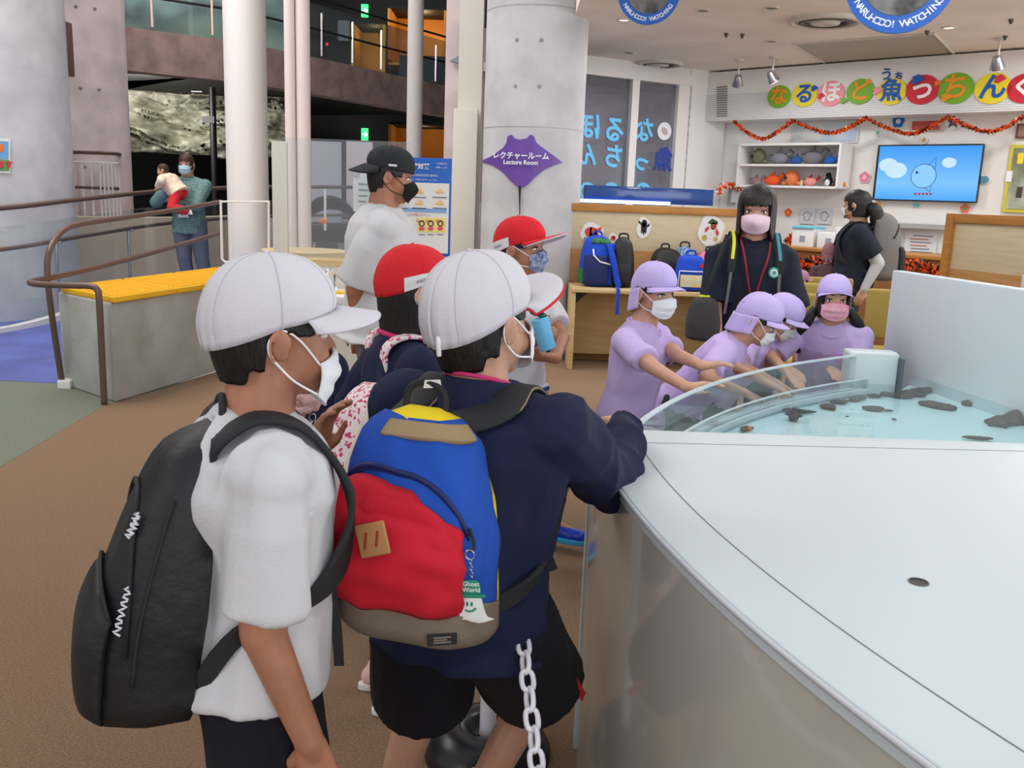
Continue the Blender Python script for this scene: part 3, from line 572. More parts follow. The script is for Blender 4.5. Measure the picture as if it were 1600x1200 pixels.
for i, nm in zip(range(4), ['hanging left of the poster', 'hanging over the poster and shelf', 'hanging above the left half of the screen', 'hanging above the right half of the screen']):
    a, b, c = [(1147, 190), (1238, 188), (1352, 184), (1480, 182)][i], [(1190, 217), (1298, 208), (1422, 209), (1545, 206)][i], [(1236, 190), (1350, 186), (1478, 184), (1602, 180)][i]
    tinsel('tinsel_garland', [wq(*a, .34), wq((a[0]+b[0])/2, a[1]*.35+b[1]*.65, .34), wq(*b, .34), wq((c[0]+b[0])/2, c[1]*.35+b[1]*.65, .34), wq(*c, .34)], .032, TINO, 'orange and black tinsel garland '+nm, 'tinsel swags under the fascia', TINB)
# shelf recess with plush animals
sa, sb = wq(1172, 260, .02), wq(1327, 260, .02); zT, zM, zB = wq(1250, 228, .02).z, wq(1250, 260, .02).z, wq(1250, 293, .02).z
e = empty('display_shelf', V((sa.x, sa.y, zB)), 'white two-tier wall shelf holding plush sea animals', 'shelf'); SD = .30
def wbar(a, b, z0, z1, o0, o1, name, m, par=None, **k):
    a, b = V((a.x, a.y, 0)), V((b.x, b.y, 0)); mb = MB(); mb.loft([[a+WN*o0+up*z, b+WN*o0+up*z, b+WN*o1+up*z, a+WN*o1+up*z] for z in (z0, z1)]); return mb.build(name, m, par, **k)
for z in (zT, zM, zB): wbar(sa, sb, z-.012, z+.012, 0, SD, 'shelf_board', WPAINT, e)
wbar(sa, sa+WD*.025, zB, zT, 0, SD, 'side_panel', WPAINT, e); wbar(sb, sb+WD*.025, zB, zT, 0, SD, 'side_panel', WPAINT, e)
def plush(px, y0, w, kind, col, label, col2=None):
    zz = zM if y0 == 0 else zB; c = wq(px, 260, SD*.55); s = w/1430*c.y/2; c.z = zz+.012; m = mat('plush_'+str(col), col, rough=.95, bump=.3, bscale=200); m2 = mat('plush_'+str(col2), col2, rough=.95) if col2 else m
    Mx = Matrix((WD, -WN, up)).transposed(); e = empty('plush_toy', c, label, 'plush toy', 'plush sea animals on the white shelf'); ce = c+up*s*.62
    L = lambda x, y, z: ce+Mx @ V((x*s, y*s, z*s))
    if kind == 'fish': MB().ell(ce, (s, s*.5, s*.6), Mx).build('body', m, e, smooth=True); MB().frus(L(.8, 0, .1), L(1.35, 0, .7), s*.12, s*.30, 10).build('tail', m2, e, smooth=True); MB().frus(L(0, 0, .45), L(.2, 0, 1.05), s*.3, s*.05, 10).build('fin', m2, e, smooth=True)
    elif kind == 'round': MB().ell(ce+up*s*.3, (s*.85, s*.7, s*.92), Mx).build('body', m, e, smooth=True); MB().ell(L(-.5, -.6, .3), (s*.2, s*.1, s*.2), Mx).build('eye', BLACK, e, smooth=True); MB().ell(L(.9, 0, -.3), (s*.35, s*.3, s*.25), Mx).build('arm', m2, e, smooth=True); MB().ell(L(-.9, 0, -.3), (s*.35, s*.3, s*.25), Mx).build('arm', m2, e, smooth=True)
    elif kind == 'bird': MB().ell(ce+up*s*.2, (s*.6, s*.55, s*.85), Mx).build('body', m, e, smooth=True); MB().ell(L(0, -.35, .0), (s*.42, s*.3, s*.55), Mx).build('belly', m2, e, smooth=True); MB().ell(L(-.1, 0, 1.1), (s*.42, s*.4, s*.4), Mx).build('head', m, e, smooth=True)
    for k in (-1, 1): MB().ell(L(-.65+.12*k, -.36, .3), (s*.07,)*3).build('eye', BLACK, e, smooth=True)
for a in [(1184, 0, 26, 'round', (110, 112, 84), 'green camouflage plush turtle at the left of the top shelf'), (1216, 0, 30, 'fish', (128, 130, 138), 'grey plush dolphin on the top shelf'), (1243, 0, 20, 'fish', (44, 90, 160), 'dark blue plush fish behind the grey shark'), (1268, 0, 34, 'fish', (120, 118, 122), 'grey plush shark with an upright fin on the top shelf'), (1296, 0, 20, 'fish', (40, 96, 176), 'bright blue plush fish near the right of the top shelf'), (1316, 0, 14, 'bird', (214, 190, 186), 'pale pink plush animal at the right of the top shelf'),
          (1183, 1, 20, 'fish', (150, 110, 120), 'mauve plush fish at the left of the lower shelf'), (1209, 1, 26, 'fish', (238, 90, 40), 'orange plush crab on the lower shelf'), (1239, 1, 26, 'round', (224, 128, 78), 'large orange plush octopus on the lower shelf'), (1255, 1, 9, 'bird', (214, 200, 150), 'small cream plush on the lower shelf'), (1268, 1, 22, 'fish', (226, 150, 140), 'pink and red plush fish on the lower shelf', (190, 40, 60)), (1297, 1, 20, 'bird', (26, 26, 30), 'black and white plush penguin on the lower shelf', (230, 230, 230)), (1310, 1, 14, 'round', (96, 74, 60), 'brown plush seal at the right of the lower shelf'), (1321, 1, 8, 'round', (240, 130, 30), 'small orange plush ball at the right end of the lower shelf')]: plush(*a)
# wall poster, screen, papers and cutouts
def wcard(name, x0, y0, x1, y1, m, off=.012, t=.01, par=None):
    c = wq((x0+x1)/2, (y0+y1)/2, off); a, b = wq(x0, (y0+y1)/2, off), wq(x1, (y0+y1)/2, off); h = wq((x0+x1)/2, y0, off).z-wq((x0+x1)/2, y1, off).z
    mb = MB(); mb.box(c, ((b-a).length, t, h), Matrix((WD, -WN, up)).transposed()); return mb.build(name, m, par), c, (b-a).length, h
o, c, ww, h = wcard('wall_poster', 1236, 190, 1341, 224, mat('poster_frame_tone', (206, 206, 208))); tag(o, 'wide pale blue picture poster above the plush shelf', 'poster')
wcard('printed_area', 1241, 193, 1336, 221, mat('poster_blue', (176, 196, 222), c2=(216, 214, 208), vscale=3), .02, .006, o)
e, c, ww, h = wcard('wall_screen', 1366, 226, 1529, 315, BLACK, .05, .05); tag(e, 'large flat wall screen showing a blue sky with a round fish', 'screen')
def screen_mat():
    m = bpy.data.materials.new('screen_picture'); m.use_nodes = True; nt = m.node_tree; b = nt.nodes['Principled BSDF']; tc = nt.nodes.new('ShaderNodeTexCoord'); sp = nt.nodes.new('ShaderNodeSeparateXYZ'); nt.links.new(tc.outputs['Generated'], sp.inputs[0])
    cr = nt.nodes.new('ShaderNodeValToRGB'); nt.links.new(sp.outputs[2], cr.inputs[0]); E_ = cr.color_ramp.elements; E_[0].position = .0; E_[0].color = lin((66, 160, 238)); E_[1].position = 1; E_[1].color = lin((46, 146, 238)); k = cr.color_ramp.elements.new(.3); k.color = lin((120, 190, 244))
    nt.links.new(cr.outputs[0], b.inputs['Emission Color']); b.inputs['Emission Strength'].default_value = 1.05; b.inputs['Base Color'].default_value = lin((20, 40, 60)); b.inputs['Roughness'].default_value = .12; return m
wcard('display', 1368, 228, 1527, 313, screen_mat(), .078, .004, e)
def scr(px, py): return wq(px, py, .082)
LN = mat('drawing_line', (30, 50, 110), emit=.3); SKYW = mat('drawing_white', (170, 200, 240), emit=.55)
mb = MB(); c = scr(1443, 275); mb.prism([(.125*math.cos(t), .12*math.sin(t)) for t in [2*PI*k/40 for k in range(40)]], c, WD, up, WN*.001); mb.build('drawn_fish', mat('fish_body', (120, 180, 236), emit=.5), e)
mb = MB(); mb.tube([c+WD*.125*math.cos(t)+up*.12*math.sin(t)+WN*.002 for t in [2*PI*k/48 for k in range(48)]], .003, 5, closed=True); mb.tube([c+WD*.04+up*.11, c+WD*.10+up*.19, c+WD*.11+up*.07], .003, 5); mb.tube([c+WD*.03-up*.12, c+WD*.08-up*.16, c+WD*.09-up*.09], .003, 5); mb.build('fish_outline', LN, e)
mb = MB(); mb.ell(c-WD*.07+up*.035+WN*.002, (.014, .003, .014), Matrix((WD, -WN, up)).transposed()); mb.build('fish_eye', LN, e)
for x, y, r in ((1388, 258, .07), (1400, 266, .08), (1483, 254, .05)):
    mb = MB(); mb.prism([(r*1.4*math.cos(t), r*math.sin(t)) for t in [2*PI*k/24 for k in range(24)]], scr(x, y)-WN*.002, WD, up, WN*.001); mb.build('drawn_cloud', SKYW, e)
[MB().prism([(-.014, -.010), (.012, -.012), (.014, .012), (-.010, .010)], scr(1430+6*k, 303), WD, up, WN*.002).build('caption', mat('caption_red', (150, 50, 60), emit=.4), e) for k in range(5)]
PAPER = mat('paper', (232, 232, 230), rough=.8); INK = mat('ink', (120, 124, 140)); INKR = mat('red_ink', (200, 90, 90))
o, c, ww, h = wcard('wall_notice', 1413, 363, 1463, 400, PAPER, .02, .006); tag(o, 'white paper notice with lines of text below the screen', 'notice')
for k in range(6): wcard('text_line', 1419+(3 if k else 8), 368+k*5, 1458-(k*7 % 11), 369.5+k*5, INKR if k in (1, 3) else INK, .025, .002, o)
for i, (x0, lab) in enumerate(((1250, 'left one of two small drawings taped below the shelf'), (1277, 'right one of two small drawings taped below the shelf'))):
    o, c, ww, h = wcard('drawing_sheet', x0, 325, x0+23, 350, mat('sheet_grey', (206, 208, 212)), .015, .006); tag(o, lab, 'drawing')
    MB().tube([c+WN*.006+WD*.04*math.cos(t)*(1+.4*math.sin(5*t+i))+up*.05*math.sin(t) for t in [2*PI*k/30 for k in range(30)]], .003, 4, closed=True).build('pencil_drawing', INK, o)
def cutout(px, py, r, col, label, cat='sticker', shape=0, group=None, off=.012, fn=None, dirs=None, col2=None):
    c = (fn or wq)(px, py, off); D, N = dirs or (WD, WN); rr = r/1430*c.y; f = [lambda t: 1+.10*math.sin(5*t), lambda t: 1.25 if int(round(t/(2*PI)*10)) % 2 == 0 else .55, lambda t: 1+.35*math.cos(2*t)][shape]; n = 10 if shape == 1 else 28
    mb = MB(); mb.prism([(rr*1.14*f(t)*math.cos(t), rr*1.14*f(t)*math.sin(t)) for t in [2*PI*k/n+(PI/2 if shape == 1 else 0) for k in range(n)]], c, D, up, N*.004); o = mb.build('wall_sticker', PAPER); tag(o, label, cat, group)
    f2 = lambda k: f(2*PI*k/n); mb = MB(); mb.prism([(rr*f(2*PI*k/n)*math.cos(2*PI*k/n+(PI/2 if shape == 1 else 0)), rr*f(2*PI*k/n)*math.sin(2*PI*k/n+(PI/2 if shape == 1 else 0))) for k in range(n)], c+N*.004, D, up, N*.003); mb.build('print', mat('print_'+str(col), col, rough=.7), o)
    if col2: mb = MB(); mb.prism([(rr*.4*math.cos(t), rr*.4*math.sin(t)) for t in [2*PI*k/14 for k in range(14)]], c+N*.007, D, up, N*.002); mb.build('print_detail', mat('print_'+str(col2), col2), o)
    return o
cutout(1351, 277, 8, (226, 130, 150), 'pink shell cutout on the wall left of the screen', col2=(240, 190, 200)); cutout(1534, 281, 8, (96, 150, 170), 'teal fish cutout on the wall right of the screen', shape=2)
cutout(1372, 207, 4, (130, 170, 140), 'small green star cutout above the screen', shape=1); cutout(1444, 219, 4, (220, 150, 70), 'small orange star cutout just above the screen', shape=1); cutout(1372, 322, 6, (236, 170, 50), 'yellow shell cutout below the left corner of the screen'); cutout(1432, 321, 4, (110, 190, 190), 'tiny turquoise fish cutout below the screen', shape=2)
cutout(1508, 326, 7, (220, 110, 90), 'red and green flower cutout below the right corner of the screen', shape=0, col2=(90, 150, 80)); cutout(1404, 190, 9, (40, 110, 180), 'round blue fish cutout hanging under the fascia', col2=(220, 220, 225)); cutout(1490, 190, 9, (90, 80, 110), 'dark diamond cutout hanging under the fascia', shape=1)
cutout(1232, 332, 6, (230, 96, 50), 'orange paper pumpkin hanging under the plush shelf', col2=(250, 150, 60))
o, c, ww, h = wcard('banner_cutout', 1425, 189, 1468, 203, mat('banner_red', (176, 70, 60)), .05, .01); tag(o, 'dark red banner cutout between the garlands above the screen', 'sign')
o, c, ww, h = wcard('framed_picture', 1588, 193, 1625, 216, mat('picture_brown', (110, 70, 60)), .03, .02); tag(o, 'small brown framed picture above the right window', 'picture'); wcard('picture_print', 1591, 196, 1622, 213, mat('picture_inner', (150, 120, 100)), .042, .004, o)
e, c, ww, h = wcard('window_2', 1572, 226, 1680, 333, mat('yellow_frame', (214, 200, 60)), .02, .04); e['kind'] = 'structure'; wcard('pane', 1577, 231, 1680, 328, mat('window_scene', (120, 126, 96), rough=.15, c2=(196, 200, 190), vscale=4), .045, .01, e)
for px, py, mm in ((1576, 275, WHITE), (1594, 247, CY), (1592, 300, mat('window_item', (70, 60, 60)))): wcard('reflected_shape', px-4, py-8, px+5, py+9, mm, .052, .003, e)
# low counter along the wall
ca, cb = wq(1150, 390, 1.1), wq(1600, 400, 1.1); zc = wq(1290, 389, 1.1).z
e = empty('wall_counter', V((ca.x, ca.y, 0)), 'low oak counter running along the white wall under the screen', 'counter')
a_, b_ = V((ca.x, ca.y, 0)), V((cb.x, cb.y, 0)); mb = MB(); mb.loft([[a_+up*z, b_+up*z, b_-WN*.7+up*z, a_-WN*.7+up*z] for z in (zc-.035, zc)]); mb.build('counter_top', WOODE, e, bevel=.004)
mb = MB(); mb.loft([[a_-WN*.03+up*z, b_-WN*.03+up*z, b_-WN*.6+up*z, a_-WN*.6+up*z] for z in (0.0, zc-.035)]); mb.build('counter_body', mat('brown_board', (160, 112, 66), c2=(148, 100, 56), vscale=4, stretch=(1, 1, 9)), e)
wbar(wq(1390, 350, .02), wq(1484, 350, .02), wq(1440, 357, .02).z, wq(1440, 350, .02).z, 0, .12, 'wall_ledge', mat('ledge_grey', (170, 168, 166))); o = bpy.data.objects['wall_ledge']; tag(o, 'narrow grey ledge on the wall between screen and counter', 'ledge')
def cbox(x0, x1, y0, lab, lidc=None, hgt=27, lid=True):
    a = wq(x0, 380, .95); b = wq(x1, 380, .95); a.z = b.z = zc; L = (b-a).length; h = hgt/1430*a.y; e = empty('storage_box', a, lab, 'box', 'white boxes on the wall counter')
    mb = MB(); mb.loft([[a+up*z, b+up*z, b-WN*.25+up*z, a-WN*.25+up*z] for z in (0.0, h)]); mb.build('box_body', WHITE, e, bevel=.006)
    if lid: mb = MB(); mb.loft([[a+WN*.01+up*z, b+WN*.01+up*z, b-WN*.26+up*z, a-WN*.26+up*z] for z in (h, h+.03)]); mb.build('lid', mat('lid_blue', (120, 200, 220)) if lidc else WHITE, e, bevel=.004)
    c = (a+b)/2+WN*.002; mb = MB(); mb.box(c+up*h*.45, (.06, .004, .06), Matrix((WD, -WN, up)).transposed()); mb.build('label', mat('label_grey', (150, 160, 175)), e)
cbox(1236, 1270, 0, 'white storage box with a light blue lid on the counter', True); cbox(1276, 1312, 0, 'white storage box without a coloured lid beside the blue-lidded one', lid=False, hgt=24); cbox(1303, 1330, 0, 'taller plain white box behind the ponytail woman', lid=False, hgt=33)
TIN2 = mat('dark_leaf_tinsel', (30, 26, 24))
tinsel('leaf_garland', [wq(1236, 400, 1.14), wq(1252, 412, 1.14), wq(1275, 410, 1.14), wq(1300, 412, 1.14)], .075, TINO, 'orange and black leaf garland pinned to the left of the counter front', 'leaf garlands on the counter', TIN2); tinsel('leaf_garland', [wq(1418, 414, 1.14), wq(1435, 414, 1.14), wq(1458, 422, 1.14), wq(1478, 422, 1.14)], .065, TINO, 'orange and black leaf garland pinned to the counter front right of the grey backpack', 'leaf garlands on the counter', TIN2)
c = wq(1232, 378, .8); tinsel('tinsel_bunch', [c, c+WD*.1+up*.08, c+WD*.2], .06, TINO, 'small orange and black tinsel bunch beside the blue-lidded box', None, TIN2)
c = bq(1130, 296, .3); tinsel('tinsel_bunch', [bq(1124, 300, .3), bq(1130, 290, .3), bq(1150, 292, .3), bq(1165, 300, .3)], .05, TINO, 'orange and white tinsel bunch beside the blue ledge', None, WHITE)
# glass cabinet picture frame right of the blue ledge
o_ = bq(1150, 303, .25); mb = MB(); mb.box(o_, (.22, .03, .26), Matrix((bd, -bn, up)).transposed()); o = mb.build('photo_frame', mat('frame_grey', (150, 150, 145))); tag(o, 'grey photo frame standing left of the teacher by the window', 'frame'); mb = MB(); mb.box(o_+bn*.017, (.17, .004, .20), Matrix((bd, -bn, up)).transposed()); mb.build('photo', mat('photo_pale', (214, 224, 230)), o)
# wooden partitions
def partition(a, b, zt, label, depth=.10, posts=False):
    a, b = V((a.x, a.y, 0)), V((b.x, b.y, 0)); d = (b-a).normalized(); n = V((d.y, -d.x, 0)); n = n if n.y < 0 else -n; e = empty('wooden_partition', a, label, 'partition')
    def sl(z0, z1, g, nm, m): mb = MB(); mb.loft([[a+n*g+up*z, b+n*g+up*z, b-n*(depth+g)+up*z, a-n*(depth+g)+up*z] for z in (z0, z1)]); return mb.build(nm, m, e, bevel=.003)
    sl(zt-.065, zt, .02, 'top_rail', WOODE); sl(zt-.40, zt-.065, 0, 'pale_panel', WOODP); sl(0, zt-.40, .008, 'lower_panel', mat('partition_brown', (188, 140, 86), c2=(176, 128, 74), vscale=4, stretch=(1, 1, 9)))
    if posts: mb = MB(); mb.loft([[a+n*.03+up*z, a+d*.07+n*.03+up*z, a+d*.07-n*.12+up*z, a-n*.12+up*z] for z in (0, zt)]); mb.build('end_post', WOODE, e)
    return e, n, d
pa, pb = at(870, 318, 8.25), at(1152, 326, 8.25); PZ = at(1000, 321, 8.25).z
PE, pn, pd = partition(pa, pb, PZ, 'wooden partition with sea creature stickers behind the bag table')
qa, qb = at(1484, 334, 6.9), at(1660, 338, 6.0); partition(qa, qb, at(1500, 334, 6.8).z, 'wooden partition with an oak end post at the right edge', posts=True)
# blue glazed ledge behind the partition
mb = MB(); a, b = at(913, 300, 8.9), at(1111, 303, 8.9); mb.box(V(((a.x+b.x)/2, 8.9, at(1000, 305, 8.9).z)), (b.x-a.x, .25, .15)); o = mb.build('blue_display_case', mat('case_blue', (28, 72, 150), rough=.15, coat=.6), bevel=.004); tag(o, 'long dark blue glossy display case top behind the partition', 'display case')
mb = MB(); mb.box(V((a.x+.35, 8.76, at(940, 314, 8.9).z-.002)), (.9, .02, .03)); mb.build('light_strip', mat('strip_glow', (200, 220, 255), emit=2.5), o)
mb = MB(); mb.box(V(((a.x+b.x)/2, 8.9, .7)), (b.x-a.x-.05, .22, 1.3)); mb.build('case_body', DBL, o)
# partition stickers: fish, ghosts
def pq(px, py, off=0): return atpl(px, py, V((pa.x, pa.y, 0))+pn*off, pn)
def sticker(px, py, w, h, shapes, label, outline):
    c = pq(px, py, .004); k = c.y/1430; e = empty('partition_sticker', c, label, 'sticker', 'cut-out stickers on the partition')
    MB().prism([(x*w*k*.62, y*h*k*.62) for x, y in outline], c, pd, up, pn*.003).build('backing', PAPER, e)
    for nm, col, poly in shapes: MB().prism([(x*w*k*.5, y*h*k*.5) for x, y in poly], c+pn*.003, pd, up, pn*.003).build(nm, mat('print_'+str(col), col), e)
    return e
circ = lambda x, y, r, n=16, ry=None: [(x+r*math.cos(2*PI*i/n), y+(ry or r)*math.sin(2*PI*i/n)) for i in range(n)]
blob = [(math.cos(t)*(1+.08*math.sin(4*t)), math.sin(t)*(1+.08*math.cos(3*t))) for t in [2*PI*i/26 for i in range(26)]]
sticker(925, 364, 28, 26, [('fish_body', (214, 70, 44), circ(-.1, .1, .72, 20, .6)), ('tail_fin', (214, 70, 44), [(.4, .4), (1, .8), (.95, .0)]), ('fish_body', (214, 70, 44), circ(.3, -.35, .5, 14, .45)), ('white_stripe', (236, 232, 228), [(-.25, .7), (-.05, .72), (-.1, -.5), (-.3, -.45)]), ('white_stripe', (236, 232, 228), [(.3, .5), (.45, .4), (.4, -.6), (.25, -.6)]), ('sea_anemone', (110, 140, 190), circ(-.6, -.75, .3, 12))], 'orange striped fish sticker at the left end of the partition', blob)
sticker(958, 372, 12, 12, [('fish_body', (210, 90, 80), circ(0, 0, .7)), ('fin', (236, 232, 228), circ(.1, .1, .25))], 'tiny pink fish sticker above the black backpack', blob)
sticker(1006, 356, 18, 26, [('ghost_body', (28, 30, 36), [(-.45, -.7), (-.5, .6), (-.2, .95), (.25, .95), (.5, .6), (.45, -.7), (.2, -.5), (0, -.85), (-.2, -.5)]), ('arm', (28, 30, 36), [(-.5, .3), (-1, .6), (-.9, .9), (-.55, .55)]), ('arm', (28, 30, 36), [(.5, .3), (1, .6), (.9, .2), (.5, .05)]), ('face', (226, 110, 50), circ(0, .35, .3, 12)), ], 'small black ghost sticker in the middle of the partition', blob)
sticker(1111, 360, 32, 38, [('hat', (52, 84, 60), [(-.4, .6), (.0, .95), (.55, .75), (.6, .5), (-.1, .5)]), ('head', (150, 70, 50), circ(.2, .35, .3)), ('body', (226, 224, 220), circ(0, -.25, .45)), ('arm', (190, 70, 60), [(-.6, .1), (-.3, .35), (-.2, .1), (-.6, -.2)]), ('arm', (190, 70, 60), [(.5, .2), (.8, -.2), (.6, -.5), (.4, -.1)]), ('flowers', (190, 170, 90), circ(-.6, -.6, .25)), ('flowers', (190, 170, 90), circ(.5, -.7, .2))], 'hatted character-free harvest figure sticker beside the teacher'.replace('character-free harvest', 'green-hatted'), blob)
# bag table in front of the partition
TZ = .70; ta, tb = at(893, 449, 7.7), at(1120, 458, 7.7); TY0, TY1 = 7.68, 8.22
e = empty('bag_table', V((ta.x, 7.9, 0)), 'long light wood table carrying the children\'s bags', 'table')
MB().box(V(((ta.x+tb.x)/2+.1, 7.95, TZ-.0175)), (tb.x-ta.x+.2, .54, .035)).build('table_top', WOOD, e, bevel=.004)
for x in (ta.x+.02, tb.x+.12): MB().box(V((x, 7.95, (TZ-.035)/2)), (.04, .50, TZ-.035)).build('end_panel', WOOD, e, bevel=.003)
MB().box(V(((ta.x+tb.x)/2+.1, 8.12, .36)), (tb.x-ta.x+.1, .02, .56)).build('back_panel', mat('table_back', (196, 168, 118), c2=(184, 156, 106), vscale=3, stretch=(1, 1, 10)), e)
MB().prism([(0, 0), (.1, 0), (0, -.1)], V((ta.x+.045, 7.75, TZ-.036)), X, up, V((0, .01, 0))).build('bracket', BLACK, e)
# ---------------- round concrete column with the purple ray sign ----------------
cc = at(822, 500, 8.5); cr_ = (at(897, 450, 8.5).x-at(746, 450, 8.5).x)/2
mb = MB(); cyl(mb, cc, cr_, 0, 8, 72); o = mb.build('round_column', CONC, smooth=True, autosm=40); tag(o, 'thick round concrete column with the purple ray sign', 'column')
mb = MB()
for z in (2.02, 3.0, 3.98): mb.loft([[V((cc.x+(cr_+.002)*math.cos(t), cc.y+(cr_+.002)*math.sin(t), z+h)) for t in [2*PI*j/60 for j in range(60)]] for h in (-.004, .004)], caps=False)
mb.build('form_joint', mat('joint_grey', (170, 170, 176)), o)
mb = MB()
for z in (2.35, 2.72, 3.3):
    for px in (800, 836): t_ = at(px, 300, cc.y-cr_*.9); mb.ell(V((t_.x, cc.y-math.sqrt(cr_**2-(t_.x-cc.x)**2), z)), (.018, .006, .018))
mb.build('form_tie_hole', mat('joint_dark', (150, 150, 156)), o)
PUR = mat('sign_purple', (106, 70, 160), rough=.35)
px0, py0 = 812, 250; R0 = cr_+.012
def onc(px, py, off=.0):
    "point on the column's face seen at a pixel"
    d = at(px, py, 1.0)-CC; ox, oy = CC.x-cc.x, CC.y-cc.y; r_ = R0+off; A = d.x**2+d.y**2; B = 2*(ox*d.x+oy*d.y); C_ = ox*ox+oy*oy-r_*r_; q = B*B-4*A*C_
    q = max(q, 0)
    return CC+d*((-B-math.sqrt(q))/(2*A))
# ray outline as top and bottom curves over x
topc = [(750, 252), (768, 244), (786, 231), (792, 222), (791, 214), (799, 210), (803, 216), (812, 218), (824, 216), (828, 210), (835, 213), (837, 222), (852, 234), (868, 245), (879, 254)]
botc = [(750, 252), (768, 257), (785, 268), (797, 282), (806, 290), (814, 293), (822, 290), (836, 277), (850, 265), (866, 258), (879, 254)]
def interp(c, x): return float(np.interp(x, [p[0] for p in c], [p[1] for p in c]))
e = empty('ray_sign', onc(812, 255), 'purple manta ray shaped sign with white lettering on the concrete column', 'sign')
mb = MB(); mb.grid(lambda u, v: onc(750+129*u, interp(topc, 750+129*u)*(1-v)+interp(botc, 750+129*u)*v, .004), 60, 10, -.012); mb.build('ray_shape', PUR, e)
mb = MB(); mb.tube([onc(812, y, .004) for y in (291, 305, 320, 336)], [.012, .008, .006, .004], 6); mb.build('ray_tail', DARK2, e)
s1, s2 = onc(814, 244, .012), onc(814, 254, .012); cn = V((s1.x-cc.x, s1.y-cc.y, 0)).normalized(); cxx = V((-cn.y, cn.x, 0)); cxx = cxx if cxx.x > 0 else -cxx
text('レクチャールーム', 'japanese_lettering', WHITE, e, s1+cn*.012, cxx, up, .062, bold=.0015); text('Lecture Room', 'english_lettering', WHITE, e, s2+cn*.012, cxx, up, .052, bold=.001)
# pale wall post and pink wall beside the column
struct(wallseg('wall_left', (at(692, 300, 9.4).x, 9.4), (at(716, 300, 9.4).x, 9.4), 0, 8, .3, CONCP)); struct(wallseg('trim_1', (at(712, 300, 8.8).x, 8.8), (at(748, 300, 8.8).x, 8.8), 0, 8, .25, CREAM))
mb = MB(); mb.box(V((at(725, 300, 8.7).x, 8.72, 1.1)), (.22, .12, 2.2)); struct(mb.build('trim_2', CREAM, bevel=.005))
mb = MB(); a = at(703, 95, 9.3); mb.prism([(0, 0), (.10, .06), (.10, -.02)], a, X, up, V((0, .08, 0))); o = mb.build('wall_bracket', mat('bracket_grey', (150, 155, 165))); tag(o, 'small grey triangular bracket high on the pink wall edge', 'bracket')
# atrium: dark back walls, balcony, columns
struct(wallseg('wall_atrium_back', (-13, 24), (1.0, 24), -.1, 9, .2, DARK)); struct(wallseg('wall_atrium_side', (-13, 4), (-13, 24), -.1, 9, .2, DARK)); struct(wallseg('wall_atrium_end', (.6, 9.6), (.6, 24), -.1, 9, .2, DARK))
def pill(px0, px1, y, name, label, m, z1=8.2, shape='round'):
    a, b = at(px0, 300, y), at(px1, 300, y); r = (b.x-a.x)/2; mb = MB(); cyl(mb, ((a.x+b.x)/2, y, 0), r, -.05, z1, 64 if r > .3 else 32); o = mb.build(name, m, autosm=40); tag(o, label, 'column'); return o, V(((a.x+b.x)/2, y, 0)), r
cA, pA, rA = pill(-150, 104, 9.2, 'concrete_column', 'huge round concrete column at the left edge with a poster', CONC)
cB, pB, rB = pill(88, 203, 11.6, 'concrete_column', 'second round pinkish concrete column behind the huge one', CONCP)
for (cx_, r_, o) in ((pA, rA, cA), (pB, rB, cB)):
    mb = MB()
    for z in (1.6, 2.5, 3.4, 4.3):
        for ang in (-60, -35): t = R(ang-15); mb.ell(V((cx_.x+r_*math.cos(t), cx_.y+r_*math.sin(t), z)), (.02, .02, .02))
    mb.build('form_tie_hole', mat('joint_dark', (150, 150, 156)), o)
pill(356, 419, 9.6, 'white_column', 'white round column right of the woman holding a baby', WPAINT); pill(634, 658, 12, 'white_column', 'slim white column behind the man in the backward cap', WPAINT)
pill(447, 463, 9.2, 'white_column', 'left one of the pair of joined pinkish white columns', mat('pinkish_white', (228, 214, 210), rough=.5)); pill(464, 486, 9.25, 'white_column', 'right one of the pair of joined pinkish white columns', MATS['pinkish_white'])
o_ = at(97, 68, 10.2); mb = MB(); mb.box(V((o_.x, 10.2, at(97, 75, 10.2).z)), (.10, .3, .55)); o = mb.build('wall_box', mat('box_brown', (120, 92, 80), rough=.6), bevel=.01); tag(o, 'brown slab end sticking out between the two concrete columns', 'slab')
# curved balcony fascia with glass railing
fz = (3.05, 3.66); cur = [at(150, 100, 13.4), at(190, 100, 14.0), at(357, 100, 15.0), at(418, 100, 15.6), at(520, 100, 16.9), at(610, 120, 18.4), at(692, 120, 19.9), at(740, 130, 21)]
cur = [V((p.x, p.y, 0)) for p in crom(cur, 6)]
def sheet(z0, z1, t, m, name, par, inset=0):
    n = len(cur); nn = []
    for i in range(n): d = (cur[min(i+1, n-1)]-cur[max(i-1, 0)]).normalized(); nn.append(V((-d.y, d.x, 0)))
    mb = MB(); mb.loft([[p+q*inset+up*z0, p+q*inset+up*z1, p+q*(inset+t)+up*z1, p+q*(inset+t)+up*z0] for p, q in zip(cur, nn)]); return mb.build(name, m, par)
BE = empty('balcony', cur[6], 'curved concrete balcony with a glass railing above the atrium', 'balcony')
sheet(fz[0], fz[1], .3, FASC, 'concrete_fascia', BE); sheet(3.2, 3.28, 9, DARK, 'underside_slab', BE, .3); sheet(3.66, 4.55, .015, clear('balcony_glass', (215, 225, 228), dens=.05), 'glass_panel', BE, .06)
for k, z in enumerate((4.62, 4.12)):
    mb = MB(); mb.tube([p+up*z for p in cur], .022, 6); mb.build('handrail', DARK2, BE)
for i in range(2, len(cur)-2, 3):
    mb = MB(); mb.box(cur[i]+up*4.05+V((0, -.03, 0)), (.03, .03, .7)); mb.build('railing_post', STEEL if i > 14 else mat('post_pink', (220, 190, 180), rough=.4), BE)
